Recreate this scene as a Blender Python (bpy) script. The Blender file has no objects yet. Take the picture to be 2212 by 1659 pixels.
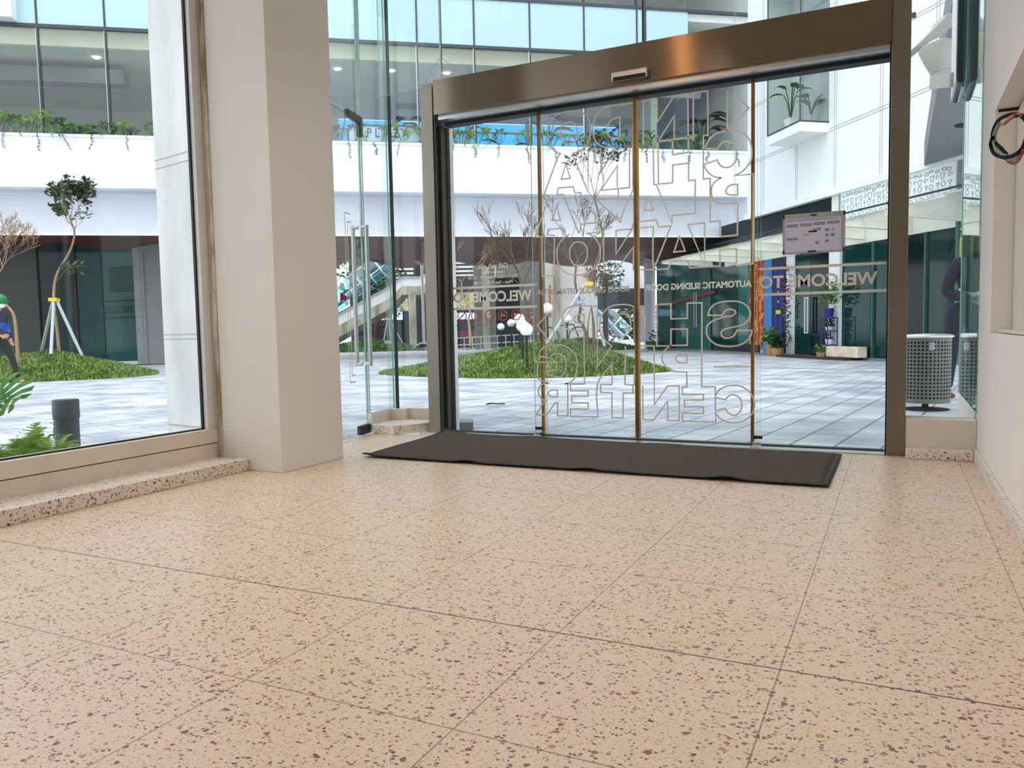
import bpy, bmesh, math, random
import numpy as np
from mathutils import Vector, Matrix, noise
random.seed(7)
PI = math.pi
C = bpy.context.scene.collection
SC = bpy.context.scene

# ------------------------------------------------------------------ camera, world, light, exposure
SP = 0.55
FPX = 1696.7; YAW, PITCH, ROLL = -.4567, -.0696, -.0195; CH = 1.4362*SP
_cy, _sy = math.cos(YAW), math.sin(YAW)
_f0 = Vector((_sy, _cy, 0)); _r0 = Vector((_cy, -_sy, 0)); _u0 = Vector((0, 0, 1))
FW = _f0*math.cos(PITCH)+_u0*math.sin(PITCH); _u1 = _u0*math.cos(PITCH)-_f0*math.sin(PITCH)
RT = _r0*math.cos(ROLL)+_u1*math.sin(ROLL); UP = _u1*math.cos(ROLL)-_r0*math.sin(ROLL)
EYE = Vector((0, 0, CH))
cam = bpy.data.cameras.new('camera'); cam.sensor_width = 36; cam.lens = FPX/2212*36
cam.clip_start = .05; cam.clip_end = 400
co = bpy.data.objects.new('camera', cam); C.objects.link(co); SC.camera = co
co.matrix_world = Matrix(((RT.x, UP.x, -FW.x, 0), (RT.y, UP.y, -FW.y, 0), (RT.z, UP.z, -FW.z, CH), (0, 0, 0, 1)))
W = bpy.data.worlds.new('world'); SC.world = W; W.use_nodes = True
bg = W.node_tree.nodes['Background']; bg.inputs[0].default_value = (.86, .93, 1, 1); bg.inputs[1].default_value = 1.5
SC.view_settings.view_transform = 'Standard'; SC.view_settings.look = 'None'
SC.view_settings.gamma = 1; SC.view_settings.use_curve_mapping = False
SC.view_settings.exposure = 0.5
def lamp(name, typ, loc, power, col, size=None, rot=(0, 0, 0), sy=None):
    l = bpy.data.lights.new(name, typ); l.energy = power; l.color = col
    if typ == 'AREA':
        l.size = size
        if sy: l.shape = 'RECTANGLE'; l.size_y = sy
    elif typ == 'POINT': l.shadow_soft_size = size
    elif typ == 'SUN': l.angle = size
    o = bpy.data.objects.new(name, l); C.objects.link(o); o.location = loc; o.rotation_euler = rot
    return o
lamp('sun', 'SUN', (0, 0, 20), 1.0, (1, .97, .92), math.radians(25), (math.radians(28), math.radians(12), 0))
def downlight(name, loc, power, col, cone=118, blend=.9, size=.12):
    l = bpy.data.lights.new(name, 'SPOT'); l.energy = power; l.color = col; l.spot_size = math.radians(cone); l.spot_blend = blend; l.shadow_soft_size = size
    o = bpy.data.objects.new(name, l); C.objects.link(o); o.location = loc; return o
for x, y in ((-2.6, -3.2), (-.7, -3.2), (-2.5, 1.9), (-.5, 1.7), (-1.4, 3.6)):
    downlight('ceiling_downlight_lamp', (x, y, 3.55), 47, (1, .915, .83))
o_ = downlight('accent_spot_lamp', (-1.98, 2.1, 3.45), 12, (1, .5, .2), 26, .6, .035); o_.rotation_euler = Vector((.73, 3.0, -.95)).to_track_quat('-Z', 'Y').to_euler()

# ------------------------------------------------------------------ geometry of the survey: photo pixel -> place in the world
def at(px, py, t): return EYE+(FW+RT*((px-1106)/FPX)-UP*((py-829.5)/FPX))*t
def onz(px, py, z=0):
    d = at(px, py, 1)-EYE; return EYE+d*((z-CH)/d.z)
def onp(px, py, a, b):
    n = Vector((b[1]-a[1], a[0]-b[0], 0)); d = at(px, py, 1)-EYE
    return EYE+d*((Vector((a[0], a[1], 0))-EYE).dot(n)/d.dot(n))

# ------------------------------------------------------------------ materials
MATS = {}
def srgb(r, g, b):
    f = lambda c: (c/255)/12.92 if c/255 <= .04045 else ((c/255+.055)/1.055)**2.4
    return (f(r), f(g), f(b), 1)
def mat(name, col, rough=.6, metal=0, spec=.5, noise_amt=0, nscale=8, col2=None, bump=0, bscale=60, aniso=0, stretch=(1, 1, 1), detail=4):
    m = bpy.data.materials.new(name); m.use_nodes = True; nt = m.node_tree; b = nt.nodes['Principled BSDF']
    c = srgb(*col); b.inputs['Base Color'].default_value = c; b.inputs['Roughness'].default_value = rough
    b.inputs['Metallic'].default_value = metal; b.inputs['Specular IOR Level'].default_value = spec
    if aniso:
        b.inputs['Anisotropic'].default_value = aniso; tg = nt.nodes.new('ShaderNodeTangent'); tg.direction_type = 'RADIAL'; tg.axis = 'Z'; b.inputs['Anisotropic Rotation'].default_value = .25; nt.links.new(tg.outputs[0], b.inputs['Tangent'])
    tc = nt.nodes.new('ShaderNodeTexCoord'); mp = nt.nodes.new('ShaderNodeMapping'); mp.inputs['Scale'].default_value = stretch
    nt.links.new(tc.outputs['Object'], mp.inputs['Vector'])
    if noise_amt or col2:
        n = nt.nodes.new('ShaderNodeTexNoise'); n.inputs['Scale'].default_value = nscale; n.inputs['Detail'].default_value = detail
        nt.links.new(mp.outputs[0], n.inputs['Vector'])
        r = nt.nodes.new('ShaderNodeValToRGB'); r.color_ramp.elements[0].position = .35; r.color_ramp.elements[1].position = .65
        c2 = srgb(*col2) if col2 else tuple(max(0, v*(1-noise_amt)) for v in c[:3])+(1,)
        r.color_ramp.elements[0].color = c2; r.color_ramp.elements[1].color = c
        nt.links.new(n.outputs['Fac'], r.inputs[0]); nt.links.new(r.outputs[0], b.inputs['Base Color'])
    if bump:
        n2 = nt.nodes.new('ShaderNodeTexNoise'); n2.inputs['Scale'].default_value = bscale; n2.inputs['Detail'].default_value = 3
        bp = nt.nodes.new('ShaderNodeBump'); bp.inputs['Strength'].default_value = bump; bp.inputs['Distance'].default_value = .01
        nt.links.new(mp.outputs[0], n2.inputs['Vector']); nt.links.new(n2.outputs['Fac'], bp.inputs['Height']); nt.links.new(bp.outputs[0], b.inputs['Normal'])
    MATS[name] = m; return m
def glassmat(name, tint, base=.04, gain=.96, power=5, gcol=(1, 1, 1)):
    m = bpy.data.materials.new(name); m.use_nodes = True; nt = m.node_tree; nt.nodes.clear()
    out = nt.nodes.new('ShaderNodeOutputMaterial'); mix = nt.nodes.new('ShaderNodeMixShader')
    tr = nt.nodes.new('ShaderNodeBsdfTransparent'); tr.inputs[0].default_value = (*tint, 1)
    gl = nt.nodes.new('ShaderNodeBsdfGlossy'); gl.inputs['Roughness'].default_value = .0; gl.inputs[0].default_value = (*gcol, 1)
    lw = nt.nodes.new('ShaderNodeLayerWeight'); lw.inputs[0].default_value = .5
    p = nt.nodes.new('ShaderNodeMath'); p.operation = 'POWER'; p.inputs[1].default_value = power
    q = nt.nodes.new('ShaderNodeMath'); q.operation = 'MULTIPLY_ADD'; q.inputs[1].default_value = gain; q.inputs[2].default_value = base
    nt.links.new(lw.outputs['Facing'], p.inputs[0]); nt.links.new(p.outputs[0], q.inputs[0]); nt.links.new(q.outputs[0], mix.inputs[0])
    nt.links.new(tr.outputs[0], mix.inputs[1]); nt.links.new(gl.outputs[0], mix.inputs[2]); nt.links.new(mix.outputs[0], out.inputs[0])
    MATS[name] = m; return m
def emis(name, col, s):
    m = bpy.data.materials.new(name); m.use_nodes = True; nt = m.node_tree; b = nt.nodes['Principled BSDF']
    b.inputs['Base Color'].default_value = srgb(*col); b.inputs['Emission Color'].default_value = srgb(*col); b.inputs['Emission Strength'].default_value = s
    MATS[name] = m; return m

def terrazzo(name, base, base2, joints=False, rough=.32):
    m = bpy.data.materials.new(name); m.use_nodes = True; nt = m.node_tree; N = nt.nodes; L = nt.links; b = N['Principled BSDF']
    tc = N.new('ShaderNodeTexCoord')
    def math_(op, a, bb=None, clamp=False):
        n = N.new('ShaderNodeMath'); n.operation = op; n.use_clamp = clamp
        for i, v in enumerate((a, bb)):
            if v is None: continue
            if isinstance(v, (int, float)): n.inputs[i].default_value = v
            else: L.new(v, n.inputs[i])
        return n.outputs[0]
    def mix(f, a, bb):
        n = N.new('ShaderNodeMix'); n.data_type = 'RGBA'
        if isinstance(f, (int, float)): n.inputs[0].default_value = f
        else: L.new(f, n.inputs[0])
        for i, v in ((6, a), (7, bb)):
            if isinstance(v, tuple): n.inputs[i].default_value = v
            else: L.new(v, n.inputs[i])
        return n.outputs[2]
    n1 = N.new('ShaderNodeTexNoise'); n1.inputs['Scale'].default_value = 1.6; n1.inputs['Detail'].default_value = 3; L.new(tc.outputs['Object'], n1.inputs['Vector'])
    r1 = N.new('ShaderNodeValToRGB'); r1.color_ramp.elements[0].position = .4; r1.color_ramp.elements[1].position = .62
    r1.color_ramp.elements[0].color = srgb(*base); r1.color_ramp.elements[1].color = srgb(*base2); L.new(n1.outputs['Fac'], r1.inputs[0])
    n2 = N.new('ShaderNodeTexNoise'); n2.inputs['Scale'].default_value = 150; n2.inputs['Detail'].default_value = 4; L.new(tc.outputs['Object'], n2.inputs['Vector'])
    col = mix(math_('MULTIPLY', math_('SUBTRACT', n2.outputs['Fac'], .45, True), 1.6, True), r1.outputs[0], tuple(v*.72 for v in srgb(*base)[:3])+(1,))
    pal = [(112, 70, 58), (92, 82, 90), (142, 84, 66), (78, 56, 52), (150, 116, 72), (104, 94, 92), (128, 66, 54), (182, 140, 78)]
    for sc, dens, edge, off in ((220, .20, .10, 3.3), (105, .20, .09, 1.7), (64, .11, .10, 0)):
        mp = N.new('ShaderNodeMapping'); mp.inputs['Location'].default_value = (off, off*.7, off*.3); mp.inputs['Scale'].default_value = (1, 1.12, 1); L.new(tc.outputs['Object'], mp.inputs['Vector'])
        # wobble so the chips are not clean cells
        v = N.new('ShaderNodeTexVoronoi'); v.inputs['Scale'].default_value = sc; L.new(mp.outputs[0], v.inputs['Vector'])
        ve = N.new('ShaderNodeTexVoronoi'); ve.feature = 'DISTANCE_TO_EDGE'; ve.inputs['Scale'].default_value = sc; L.new(mp.outputs[0], ve.inputs['Vector'])
        sep = N.new('ShaderNodeSeparateColor'); L.new(v.outputs['Color'], sep.inputs[0])
        sel = math_('LESS_THAN', sep.outputs[0], dens)
        # threshold = edge + rnd*.16
        thr = math_('ADD', math_('MULTIPLY', sep.outputs[1], .16), edge)
        ins = math_('GREATER_THAN', ve.outputs['Distance'], thr)
        fac = math_('MULTIPLY', sel, ins)
        cr = N.new('ShaderNodeValToRGB'); cr.color_ramp.interpolation = 'CONSTANT'
        els = cr.color_ramp.elements; els[0].position = 0; els[0].color = srgb(*pal[0]); els[1].position = 1/8; els[1].color = srgb(*pal[1])
        for k in range(2, 8):
            e = els.new(k/8); e.color = srgb(*pal[k])
        L.new(sep.outputs[2], cr.inputs[0])
        fm = math_('MULTIPLY', fac, .92 if sc < 200 else .7)
        col = mix(fm, col, cr.outputs[0])
    if joints:
        sx = N.new('ShaderNodeSeparateXYZ'); L.new(tc.outputs['Object'], sx.inputs[0])
        def line(o, off, pitch, w):
            f = math_('FRACT', math_('ADD', math_('DIVIDE', math_('SUBTRACT', o, off), pitch), 50.5))
            return math_('LESS_THAN', math_('ABSOLUTE', math_('SUBTRACT', f, .5)), w/pitch/2)
        lx = line(sx.outputs[0], -1.4216*SP, SP, .0036); ly = line(sx.outputs[1], 3.3381*SP, .9808*SP, .0040)
        blk = math_('LESS_THAN', math_('ABSOLUTE', math_('SUBTRACT', sx.outputs[1], 3.3381*SP)), .0026)
        col = mix(math_('MULTIPLY', math_('MAXIMUM', lx, ly), .75), col, srgb(128, 92, 70))
        col = mix(blk, col, srgb(34, 28, 26))
    L.new(col, b.inputs['Base Color']); b.inputs['Roughness'].default_value = rough; b.inputs['Specular IOR Level'].default_value = .45
    rr = N.new('ShaderNodeMapRange'); rr.inputs['To Min'].default_value = rough-.08; rr.inputs['To Max'].default_value = rough+.12; L.new(n1.outputs['Fac'], rr.inputs[0]); L.new(rr.outputs[0], b.inputs['Roughness'])
    MATS[name] = m; return m
terrazzo('terrazzo', (228, 205, 176), (233, 206, 186), True, .30)
terrazzo('terrazzo_plain', (230, 220, 206), (234, 222, 210), False, .5)

def paving(name):
    m = bpy.data.materials.new(name); m.use_nodes = True; nt = m.node_tree; N = nt.nodes; L = nt.links; b = N['Principled BSDF']
    tc = N.new('ShaderNodeTexCoord'); mp = N.new('ShaderNodeMapping'); L.new(tc.outputs['Object'], mp.inputs['Vector']); mp.inputs['Rotation'].default_value = (0, 0, math.radians(-82.3))
    br = N.new('ShaderNodeTexBrick'); L.new(mp.outputs[0], br.inputs['Vector']); br.offset = .37; br.inputs['Scale'].default_value = 1
    br.inputs['Brick Width'].default_value = .56; br.inputs['Row Height'].default_value = .275; br.inputs['Mortar Size'].default_value = .007; br.inputs['Bias'].default_value = .0
    br.inputs['Color1'].default_value = srgb(196, 199, 206); br.inputs['Color2'].default_value = srgb(216, 218, 222); br.inputs['Mortar'].default_value = srgb(92, 96, 108)
    n = N.new('ShaderNodeTexNoise'); n.inputs['Scale'].default_value = 1.3; n.inputs['Detail'].default_value = 6; mp2 = N.new('ShaderNodeMapping'); mp2.inputs['Scale'].default_value = (1, 1.3, 1)
    L.new(tc.outputs['Object'], mp2.inputs['Vector']); L.new(mp2.outputs[0], n.inputs['Vector'])
    r = N.new('ShaderNodeValToRGB'); r.color_ramp.elements[0].position = .38; r.color_ramp.elements[1].position = .62
    r.color_ramp.elements[0].color = srgb(196, 200, 212); r.color_ramp.elements[1].color = srgb(255, 255, 255); L.new(n.outputs['Fac'], r.inputs[0])
    mx = N.new('ShaderNodeMix'); mx.data_type = 'RGBA'; mx.blend_type = 'MULTIPLY'; mx.inputs[0].default_value = 1
    L.new(br.outputs['Color'], mx.inputs[6]); L.new(r.outputs[0], mx.inputs[7]); L.new(mx.outputs[2], b.inputs['Base Color']); b.inputs['Roughness'].default_value = .55
    MATS[name] = m
paving('paving')
def wood(name):
    m = bpy.data.materials.new(name); m.use_nodes = True; nt = m.node_tree; N = nt.nodes; L = nt.links; b = N['Principled BSDF']
    tc = N.new('ShaderNodeTexCoord'); mp = N.new('ShaderNodeMapping'); L.new(tc.outputs['Object'], mp.inputs['Vector']); mp.inputs['Rotation'].default_value = (0, 0, -math.atan2(.603, .797))
    w = N.new('ShaderNodeTexWave'); w.bands_direction = 'Y'; w.inputs['Scale'].default_value = 1.9; w.inputs['Distortion'].default_value = 1.2; w.inputs['Detail'].default_value = 3; w.inputs['Detail Scale'].default_value = .6; L.new(mp.outputs[0], w.inputs['Vector'])
    r = N.new('ShaderNodeValToRGB'); r.color_ramp.elements[0].color = srgb(22, 8, 5); r.color_ramp.elements[1].color = srgb(116, 54, 33); r.color_ramp.elements[0].position = .15; r.color_ramp.elements[1].position = .6
    L.new(w.outputs['Color'], r.inputs[0]); L.new(r.outputs[0], b.inputs['Base Color']); b.inputs['Roughness'].default_value = .5
    MATS[name] = m
wood('wood_slats')
def concrete_stained(name, c1, c2, c3):
    m = mat(name, c1, .85, 0, .3, col2=c2, nscale=2.2, stretch=(1.5, 1.5, .5), detail=6, bump=.2, bscale=30); return m
def mottled(name, cols, scale):
    m = bpy.data.materials.new(name); m.use_nodes = True; nt = m.node_tree; N = nt.nodes; b = N['Principled BSDF']; tc = N.new('ShaderNodeTexCoord')
    n = N.new('ShaderNodeTexNoise'); n.inputs['Scale'].default_value = scale; n.inputs['Detail'].default_value = 5; nt.links.new(tc.outputs['Object'], n.inputs['Vector'])
    r = N.new('ShaderNodeValToRGB'); els = r.color_ramp.elements
    for k, c in enumerate(cols):
        p = .3+.4*k/(len(cols)-1)
        e = els[0] if k == 0 else (els[1] if k == 1 else els.new(p)); e.position = p; e.color = srgb(*c)
    nt.links.new(n.outputs['Fac'], r.inputs[0]); nt.links.new(r.outputs[0], b.inputs['Base Color']); b.inputs['Roughness'].default_value = .7
    MATS[name] = m

mat('wall_paint', (238, 229, 223), .8, noise_amt=.04, nscale=3)
mat('column_paint', (228, 220, 211), .8, noise_amt=.03, nscale=2)
mat('wall_far', (120, 100, 82), .8)
mat('ceiling_paint', (235, 225, 210), .9)
mat('sill_paint', (226, 214, 198), .6, noise_amt=.08, nscale=5)
mat('frame_white', (222, 222, 218), .45, noise_amt=.05)
mat('peeled', (150, 130, 92), .9, col2=(216, 204, 190), nscale=14, stretch=(1, 1, .35), bump=.6, bscale=40)
mat('dark_joint', (18, 18, 20), .6)
mat('brown_joint', (110, 84, 66), .8)
mat('steel', (138, 124, 108), .27, metal=1, noise_amt=.06, nscale=6, aniso=1.0, stretch=(1, 1, 1))
mat('steel_post', (140, 132, 118), .42, metal=1, noise_amt=.1, nscale=4)
mat('steel_dark', (74, 72, 64), .5, metal=.6)
mat('aluminium', (196, 198, 198), .35, metal=.9)
mat('chrome', (225, 225, 225), .12, metal=1)
mat('brass', (176, 132, 60), .4, metal=.7, col2=(122, 84, 30), nscale=3, stretch=(1, 1, .6))
mat('decal', (226, 219, 206), .7)
mat('decal_light', (242, 242, 234), .7)
mat('glass_edge', (150, 196, 178), .15, noise_amt=.1)
glassmat('glass', (.975, .99, .984), .016, .9, 5.5); glassmat('glass_side', (.972, .985, .981), .018, .9, 5.5); glassmat('glass_upper', (.84, .91, .885), .06)
glassmat('glass_blue', (.16, .55, .88)); glassmat('glass_tube', (.55, .85, .95), .12)
glassmat('glass_bay', (.44, .50, .49), .10)
glassmat('glass_return', (.70, .84, .80), .06, .94, 4)
mat('mat_carpet', (116, 104, 90), .95, spec=.1, col2=(70, 62, 54), nscale=220, bump=.8, bscale=260)
mat('rubber', (28, 28, 30), .7)
mat('stone_white', (240, 240, 244), .7, noise_amt=.03, nscale=2)
mat('stone_white_streak', (242, 242, 248), .7, col2=(226, 226, 236), nscale=1.2, stretch=(2, 2, .25))
mat('panel_white', (240, 242, 243), .5, noise_amt=.02, nscale=1)
mat('panel_grey', (206, 208, 216), .6, noise_amt=.05, nscale=2)
mat('spandrel', (174, 203, 210), .2, spec=.3, noise_amt=.03)
mat('mullion', (52, 58, 66), .5)
mat('mullion_white', (226, 228, 226), .5)
mat('room_grey', (206, 210, 206), .8)
mat('room_ceiling', (222, 222, 216), .8)
mat('teal_glass', (20, 62, 58), .06, spec=.22, noise_amt=.25, nscale=.7)
mat('teal_glass_light', (50, 106, 102), .06, spec=.22, noise_amt=.15, nscale=.7)
mat('teal_glass_dark', (8, 32, 34), .1, spec=.22)
mat('joint_green', (66, 104, 94), .4)
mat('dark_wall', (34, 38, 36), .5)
mat('grey_wall', (128, 128, 126), .8, noise_amt=.1)
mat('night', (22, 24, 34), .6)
mat('pilaster', (214, 215, 213), .8, col2=(192, 191, 187), nscale=1.8, stretch=(1.5, 1.5, .6), detail=6)
mat('cream_steel', (238, 236, 222), .5, noise_amt=.04)
glassmat('canopy_glass', (.93, .96, .94), .05)
mat('line_grey', (150, 156, 156), .7)
mat('soffit_grey', (138, 142, 144), .8, noise_amt=.05)
mat('skin', (198, 150, 122), .6)
mat('navy', (20, 24, 50), .85, noise_amt=.25, nscale=20)
mat('denim', (22, 30, 56), .9, noise_amt=.3, nscale=30)
mat('jacket_dark', (40, 44, 66), .8, noise_amt=.2, nscale=14)
def jacket():
    m = mat('jacket_two_tone', (36, 40, 62), .75, noise_amt=.2, nscale=14); nt = m.node_tree; N = nt.nodes; L = nt.links; bs = N['Principled BSDF']
    tc = N.new('ShaderNodeTexCoord'); sx = N.new('ShaderNodeSeparateXYZ'); L.new(tc.outputs['Object'], sx.inputs[0]); n = N.new('ShaderNodeTexNoise'); n.inputs['Scale'].default_value = 5; L.new(tc.outputs['Object'], n.inputs['Vector'])
    ad = N.new('ShaderNodeMath'); ad.operation = 'MULTIPLY_ADD'; ad.inputs[1].default_value = .12; L.new(n.outputs['Fac'], ad.inputs[0]); L.new(sx.outputs[2], ad.inputs[2])
    r = N.new('ShaderNodeValToRGB'); r.color_ramp.interpolation = 'CONSTANT'; e = r.color_ramp.elements; e[0].position = 0; e[0].color = srgb(30, 34, 54); e[1].position = .84; e[1].color = srgb(40, 88, 176); x = e.new(.999); x.color = srgb(38, 42, 66)
    ml = N.new('ShaderNodeMath'); ml.operation = 'MULTIPLY'; ml.inputs[1].default_value = .86; L.new(ad.outputs[0], ml.inputs[0]); L.new(ml.outputs[0], r.inputs[0]); L.new(r.outputs[0], bs.inputs['Base Color'])
jacket()
mat('jacket_blue', (40, 84, 170), .7, noise_amt=.3, nscale=8)
mat('black_cloth', (26, 26, 30), .9)
mat('helmet_green', (28, 128, 66), .25)
mat('white_plastic', (236, 236, 236), .5)
mat('shoe_brown', (110, 72, 46), .7)
mat('pipe_grey', (88, 100, 106), .5, noise_amt=.2, nscale=9)
mat('leaf', (88, 130, 50), .55, noise_amt=.35, nscale=20)
mat('leaf_light', (150, 184, 84), .55, noise_amt=.25, nscale=20)
mat('leaf_dark', (34, 66, 36), .55, noise_amt=.35, nscale=9)
mat('leaf_monstera', (94, 158, 66), .35, noise_amt=.25, nscale=12)
mat('leaf_olive', (84, 92, 60), .6, noise_amt=.4, nscale=9)
mat('leaf_far', (70, 108, 70), .6, noise_amt=.4, nscale=3)
mat('bark', (112, 86, 66), .85, noise_amt=.35, nscale=20)
mat('bark_pale', (166, 138, 106), .85, noise_amt=.3, nscale=20)
mat('bark_dark', (70, 52, 44), .85, noise_amt=.3, nscale=20)
mat('soil_green', (58, 92, 30), .95, col2=(40, 66, 22), nscale=30)
mat('grass_blade', (132, 152, 66), .6, col2=(82, 110, 36), nscale=3)
mat('grass_far', (110, 146, 58), .7, col2=(70, 110, 36), nscale=6)
mat('stake_grey', (176, 184, 188), .35, metal=.4)
mat('stake_clamp', (232, 186, 40), .6)
mat('white_bag', (214, 210, 236), .7)
mat('globe', (252, 252, 252), .3)
mat('black_metal', (14, 14, 16), .5)
mat('bin_metal', (104, 108, 103), .45, metal=.25, noise_amt=.08)
mat('bin_dark', (22, 24, 22), .9)
mat('bin_lid', (226, 228, 226), .25, metal=.4)
concrete_stained('stained_concrete', (206, 200, 186), (150, 142, 124), None)
mat('pale_blocks', (232, 226, 218), .85, noise_amt=.06, nscale=2)
mat('magenta', (196, 40, 96), .6); mat('orange', (238, 106, 52), .6); mat('red_sign', (112, 24, 36), .5)
mat('poster_blue', (60, 130, 196), .5, noise_amt=.12, nscale=3); mat('poster_navy', (14, 34, 60), .5); mat('poster_gold', (214, 196, 86), .4)
mottled('poster_orange', [(90, 24, 20), (190, 70, 30), (150, 40, 24), (236, 150, 50), (96, 60, 50)], 5)
mottled('gold_wall', [(84, 76, 60), (186, 172, 130), (226, 214, 170), (110, 96, 66)], 3.2)
mat('paper_violet', (204, 204, 226), .7); mat('paper_grey', (166, 168, 160), .7); mat('tape', (14, 14, 14), .6)
mat('ink_grey', (140, 142, 142), .7); mat('ink_orange', (224, 168, 152), .7); mat('ink_dark', (112, 112, 132), .7)
mat('ban_orange', (190, 92, 48), .6); mat('ban_red', (206, 72, 78), .6); mat('ban_pink', (196, 120, 116), .6)
mat('flower_red', (206, 50, 86), .6); mat('flower_lilac', (190, 150, 210), .6)
mat('pot_white', (238, 238, 236), .5); mat('pot_tan', (176, 140, 92), .8); mat('pot_green', (26, 104, 58), .5); mat('blue_metal', (26, 36, 120), .5)
mat('car_silver', (190, 196, 200), .25, metal=.6); mat('car_glass', (16, 22, 28), .1)
mat('wire_black', (10, 8, 10), .8, spec=.1); mat('wire_orange', (224, 112, 30), .5); mat('wire_blue', (44, 34, 130), .5); mat('wire_red', (132, 30, 40), .5); mat('wire_sheath', (136, 142, 128), .6)
mat('sign_blue', (206, 222, 244), .5); mat('ink_navy', (36, 50, 120), .5)
mat('lamp_cream', (186, 186, 176), .55, noise_amt=.08, nscale=5)
mat('beam_white', (244, 232, 214), .6, col2=(222, 196, 164), nscale=5)
emis('downlight', (255, 236, 200), 9)
emis('sky_glow', (170, 205, 255), 1)  # emission stands in for sky light on the awning and glazing strip
mat('kerb_grey', (140, 140, 138), .85, noise_amt=.2, nscale=12); mat('bulkhead', (236, 226, 200), .7)
mat('decal_mid', (200, 197, 188), .7); mat('asphalt', (70, 72, 76), .9, noise_amt=.2, nscale=10)
M = MATS

# ------------------------------------------------------------------ mesh helpers
def link(o, parent=None):
    C.objects.link(o)
    if parent: o.parent = parent
    return o
def tag(o, label=None, cat=None, group=None, kind=None):
    if label: o['label'] = label
    if cat: o['category'] = cat
    if group: o['group'] = group
    if kind: o['kind'] = kind
    return o
def thing(name, label, cat, loc=(0, 0, 0), group=None, kind=None):
    o = bpy.data.objects.new(name, None); C.objects.link(o); o.location = loc; o.empty_display_size = .1
    return tag(o, label, cat, group, kind)
def structure(name, loc=(0, 0, 0)): return thing(name, None, None, loc, None, 'structure')
class MB:
    """collects shapes in world coordinates; build() makes ONE mesh object"""
    def __init__(s): s.v = []; s.f = []; s.mi = []; s.smooth = []; s.cur = 0; s.sm = False
    def add(s, vs, fs):
        k = len(s.v); s.v += [tuple(v) for v in vs]
        for f in fs: s.f.append([k+i for i in f]); s.mi.append(s.cur); s.smooth.append(s.sm)
        return s
    def box(s, x0, x1, y0, y1, z0, z1):
        vs = [(x, y, z) for x in (x0, x1) for y in (y0, y1) for z in (z0, z1)]
        return s.add(vs, [(0, 1, 3, 2), (4, 6, 7, 5), (0, 4, 5, 1), (2, 3, 7, 6), (0, 2, 6, 4), (1, 5, 7, 3)])
    def obox(s, o, ax, ay, az, x0, x1, y0, y1, z0, z1):
        o = Vector(o); ax = Vector(ax); ay = Vector(ay); az = Vector(az)
        vs = [o+ax*x+ay*y+az*z for x in (x0, x1) for y in (y0, y1) for z in (z0, z1)]
        return s.add(vs, [(0, 1, 3, 2), (4, 6, 7, 5), (0, 4, 5, 1), (2, 3, 7, 6), (0, 2, 6, 4), (1, 5, 7, 3)])
    def bar(s, a, b, w, h=None, up=(0, 0, 1)):
        a = Vector(a); b = Vector(b); h = h or w; d = (b-a).normalized(); up = Vector(up)
        if abs(d.dot(up)) > .99: up = Vector((0, 1, 0))
        r = d.cross(up).normalized(); u = r.cross(d)
        return s.obox(a, r, u, d, -w/2, w/2, -h/2, h/2, 0, (b-a).length)
    def prism(s, pts, z0, z1):
        n = len(pts); vs = [(p[0], p[1], z0) for p in pts]+[(p[0], p[1], z1) for p in pts]
        return s.add(vs, [tuple(range(n))[::-1], tuple(range(n, 2*n))]+[(i, (i+1) % n, n+(i+1) % n, n+i) for i in range(n)])
    def quad(s, a, b, c, d): return s.add([a, b, c, d], [(0, 1, 2, 3)])
    def tube(s, pts, rad, n=8, cap=True):
        pts = [Vector(p) for p in pts]; m = len(pts)
        if not isinstance(rad, (list, tuple)): rad = [rad]*m
        rings = []; prev = None
        for i, p in enumerate(pts):
            d = (pts[min(i+1, m-1)]-pts[max(i-1, 0)]).normalized()
            if prev is None:
                r = d.cross(Vector((0, 0, 1)));
                if r.length < .05: r = d.cross(Vector((0, 1, 0)))
            else: r = prev-d*prev.dot(d)
            r.normalize(); prev = r; u = r.cross(d)
            rings.append([p+(r*math.cos(2*PI*k/n)+u*math.sin(2*PI*k/n))*rad[i] for k in range(n)])
        vs = [v for r in rings for v in r]; fs = []
        for i in range(m-1):
            for k in range(n): fs.append((i*n+k, i*n+(k+1) % n, (i+1)*n+(k+1) % n, (i+1)*n+k))
        if cap: fs.append(tuple(range(n))); fs.append(tuple(range((m-1)*n, m*n))[::-1])
        sm = s.sm; s.sm = True; s.add(vs, fs); s.sm = sm; return s
    def lathe(s, o, prof, n=24, axis=(0, 0, 1)):
        az = Vector(axis).normalized(); ax = az.cross(Vector((0, 1, 0)))
        if ax.length < .05: ax = az.cross(Vector((1, 0, 0)))
        ax.normalize(); ay = az.cross(ax); o = Vector(o); vs = []; fs = []
        for r, z in prof: vs += [o+az*z+(ax*math.cos(2*PI*k/n)+ay*math.sin(2*PI*k/n))*r for k in range(n)]
        for i in range(len(prof)-1):
            for k in range(n): fs.append((i*n+k, i*n+(k+1) % n, (i+1)*n+(k+1) % n, (i+1)*n+k))
        fs.append(tuple(range(n))); fs.append(tuple(range((len(prof)-1)*n, len(prof)*n))[::-1])
        sm = s.sm; s.sm = True; s.add(vs, fs); s.sm = sm; return s
    def ball(s, c, r, n=20, m=12, sc=(1, 1, 1)):
        c = Vector(c); vs = []; fs = []
        for i in range(m+1):
            t = PI*i/m
            for k in range(n): vs.append(c+Vector((math.sin(t)*math.cos(2*PI*k/n)*sc[0], math.sin(t)*math.sin(2*PI*k/n)*sc[1], math.cos(t)*sc[2]))*r)
        for i in range(m):
            for k in range(n): fs.append((i*n+k, (i+1)*n+k, (i+1)*n+(k+1) % n, i*n+(k+1) % n))
        sm = s.sm; s.sm = True; s.add(vs, fs); s.sm = sm; return s
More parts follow.
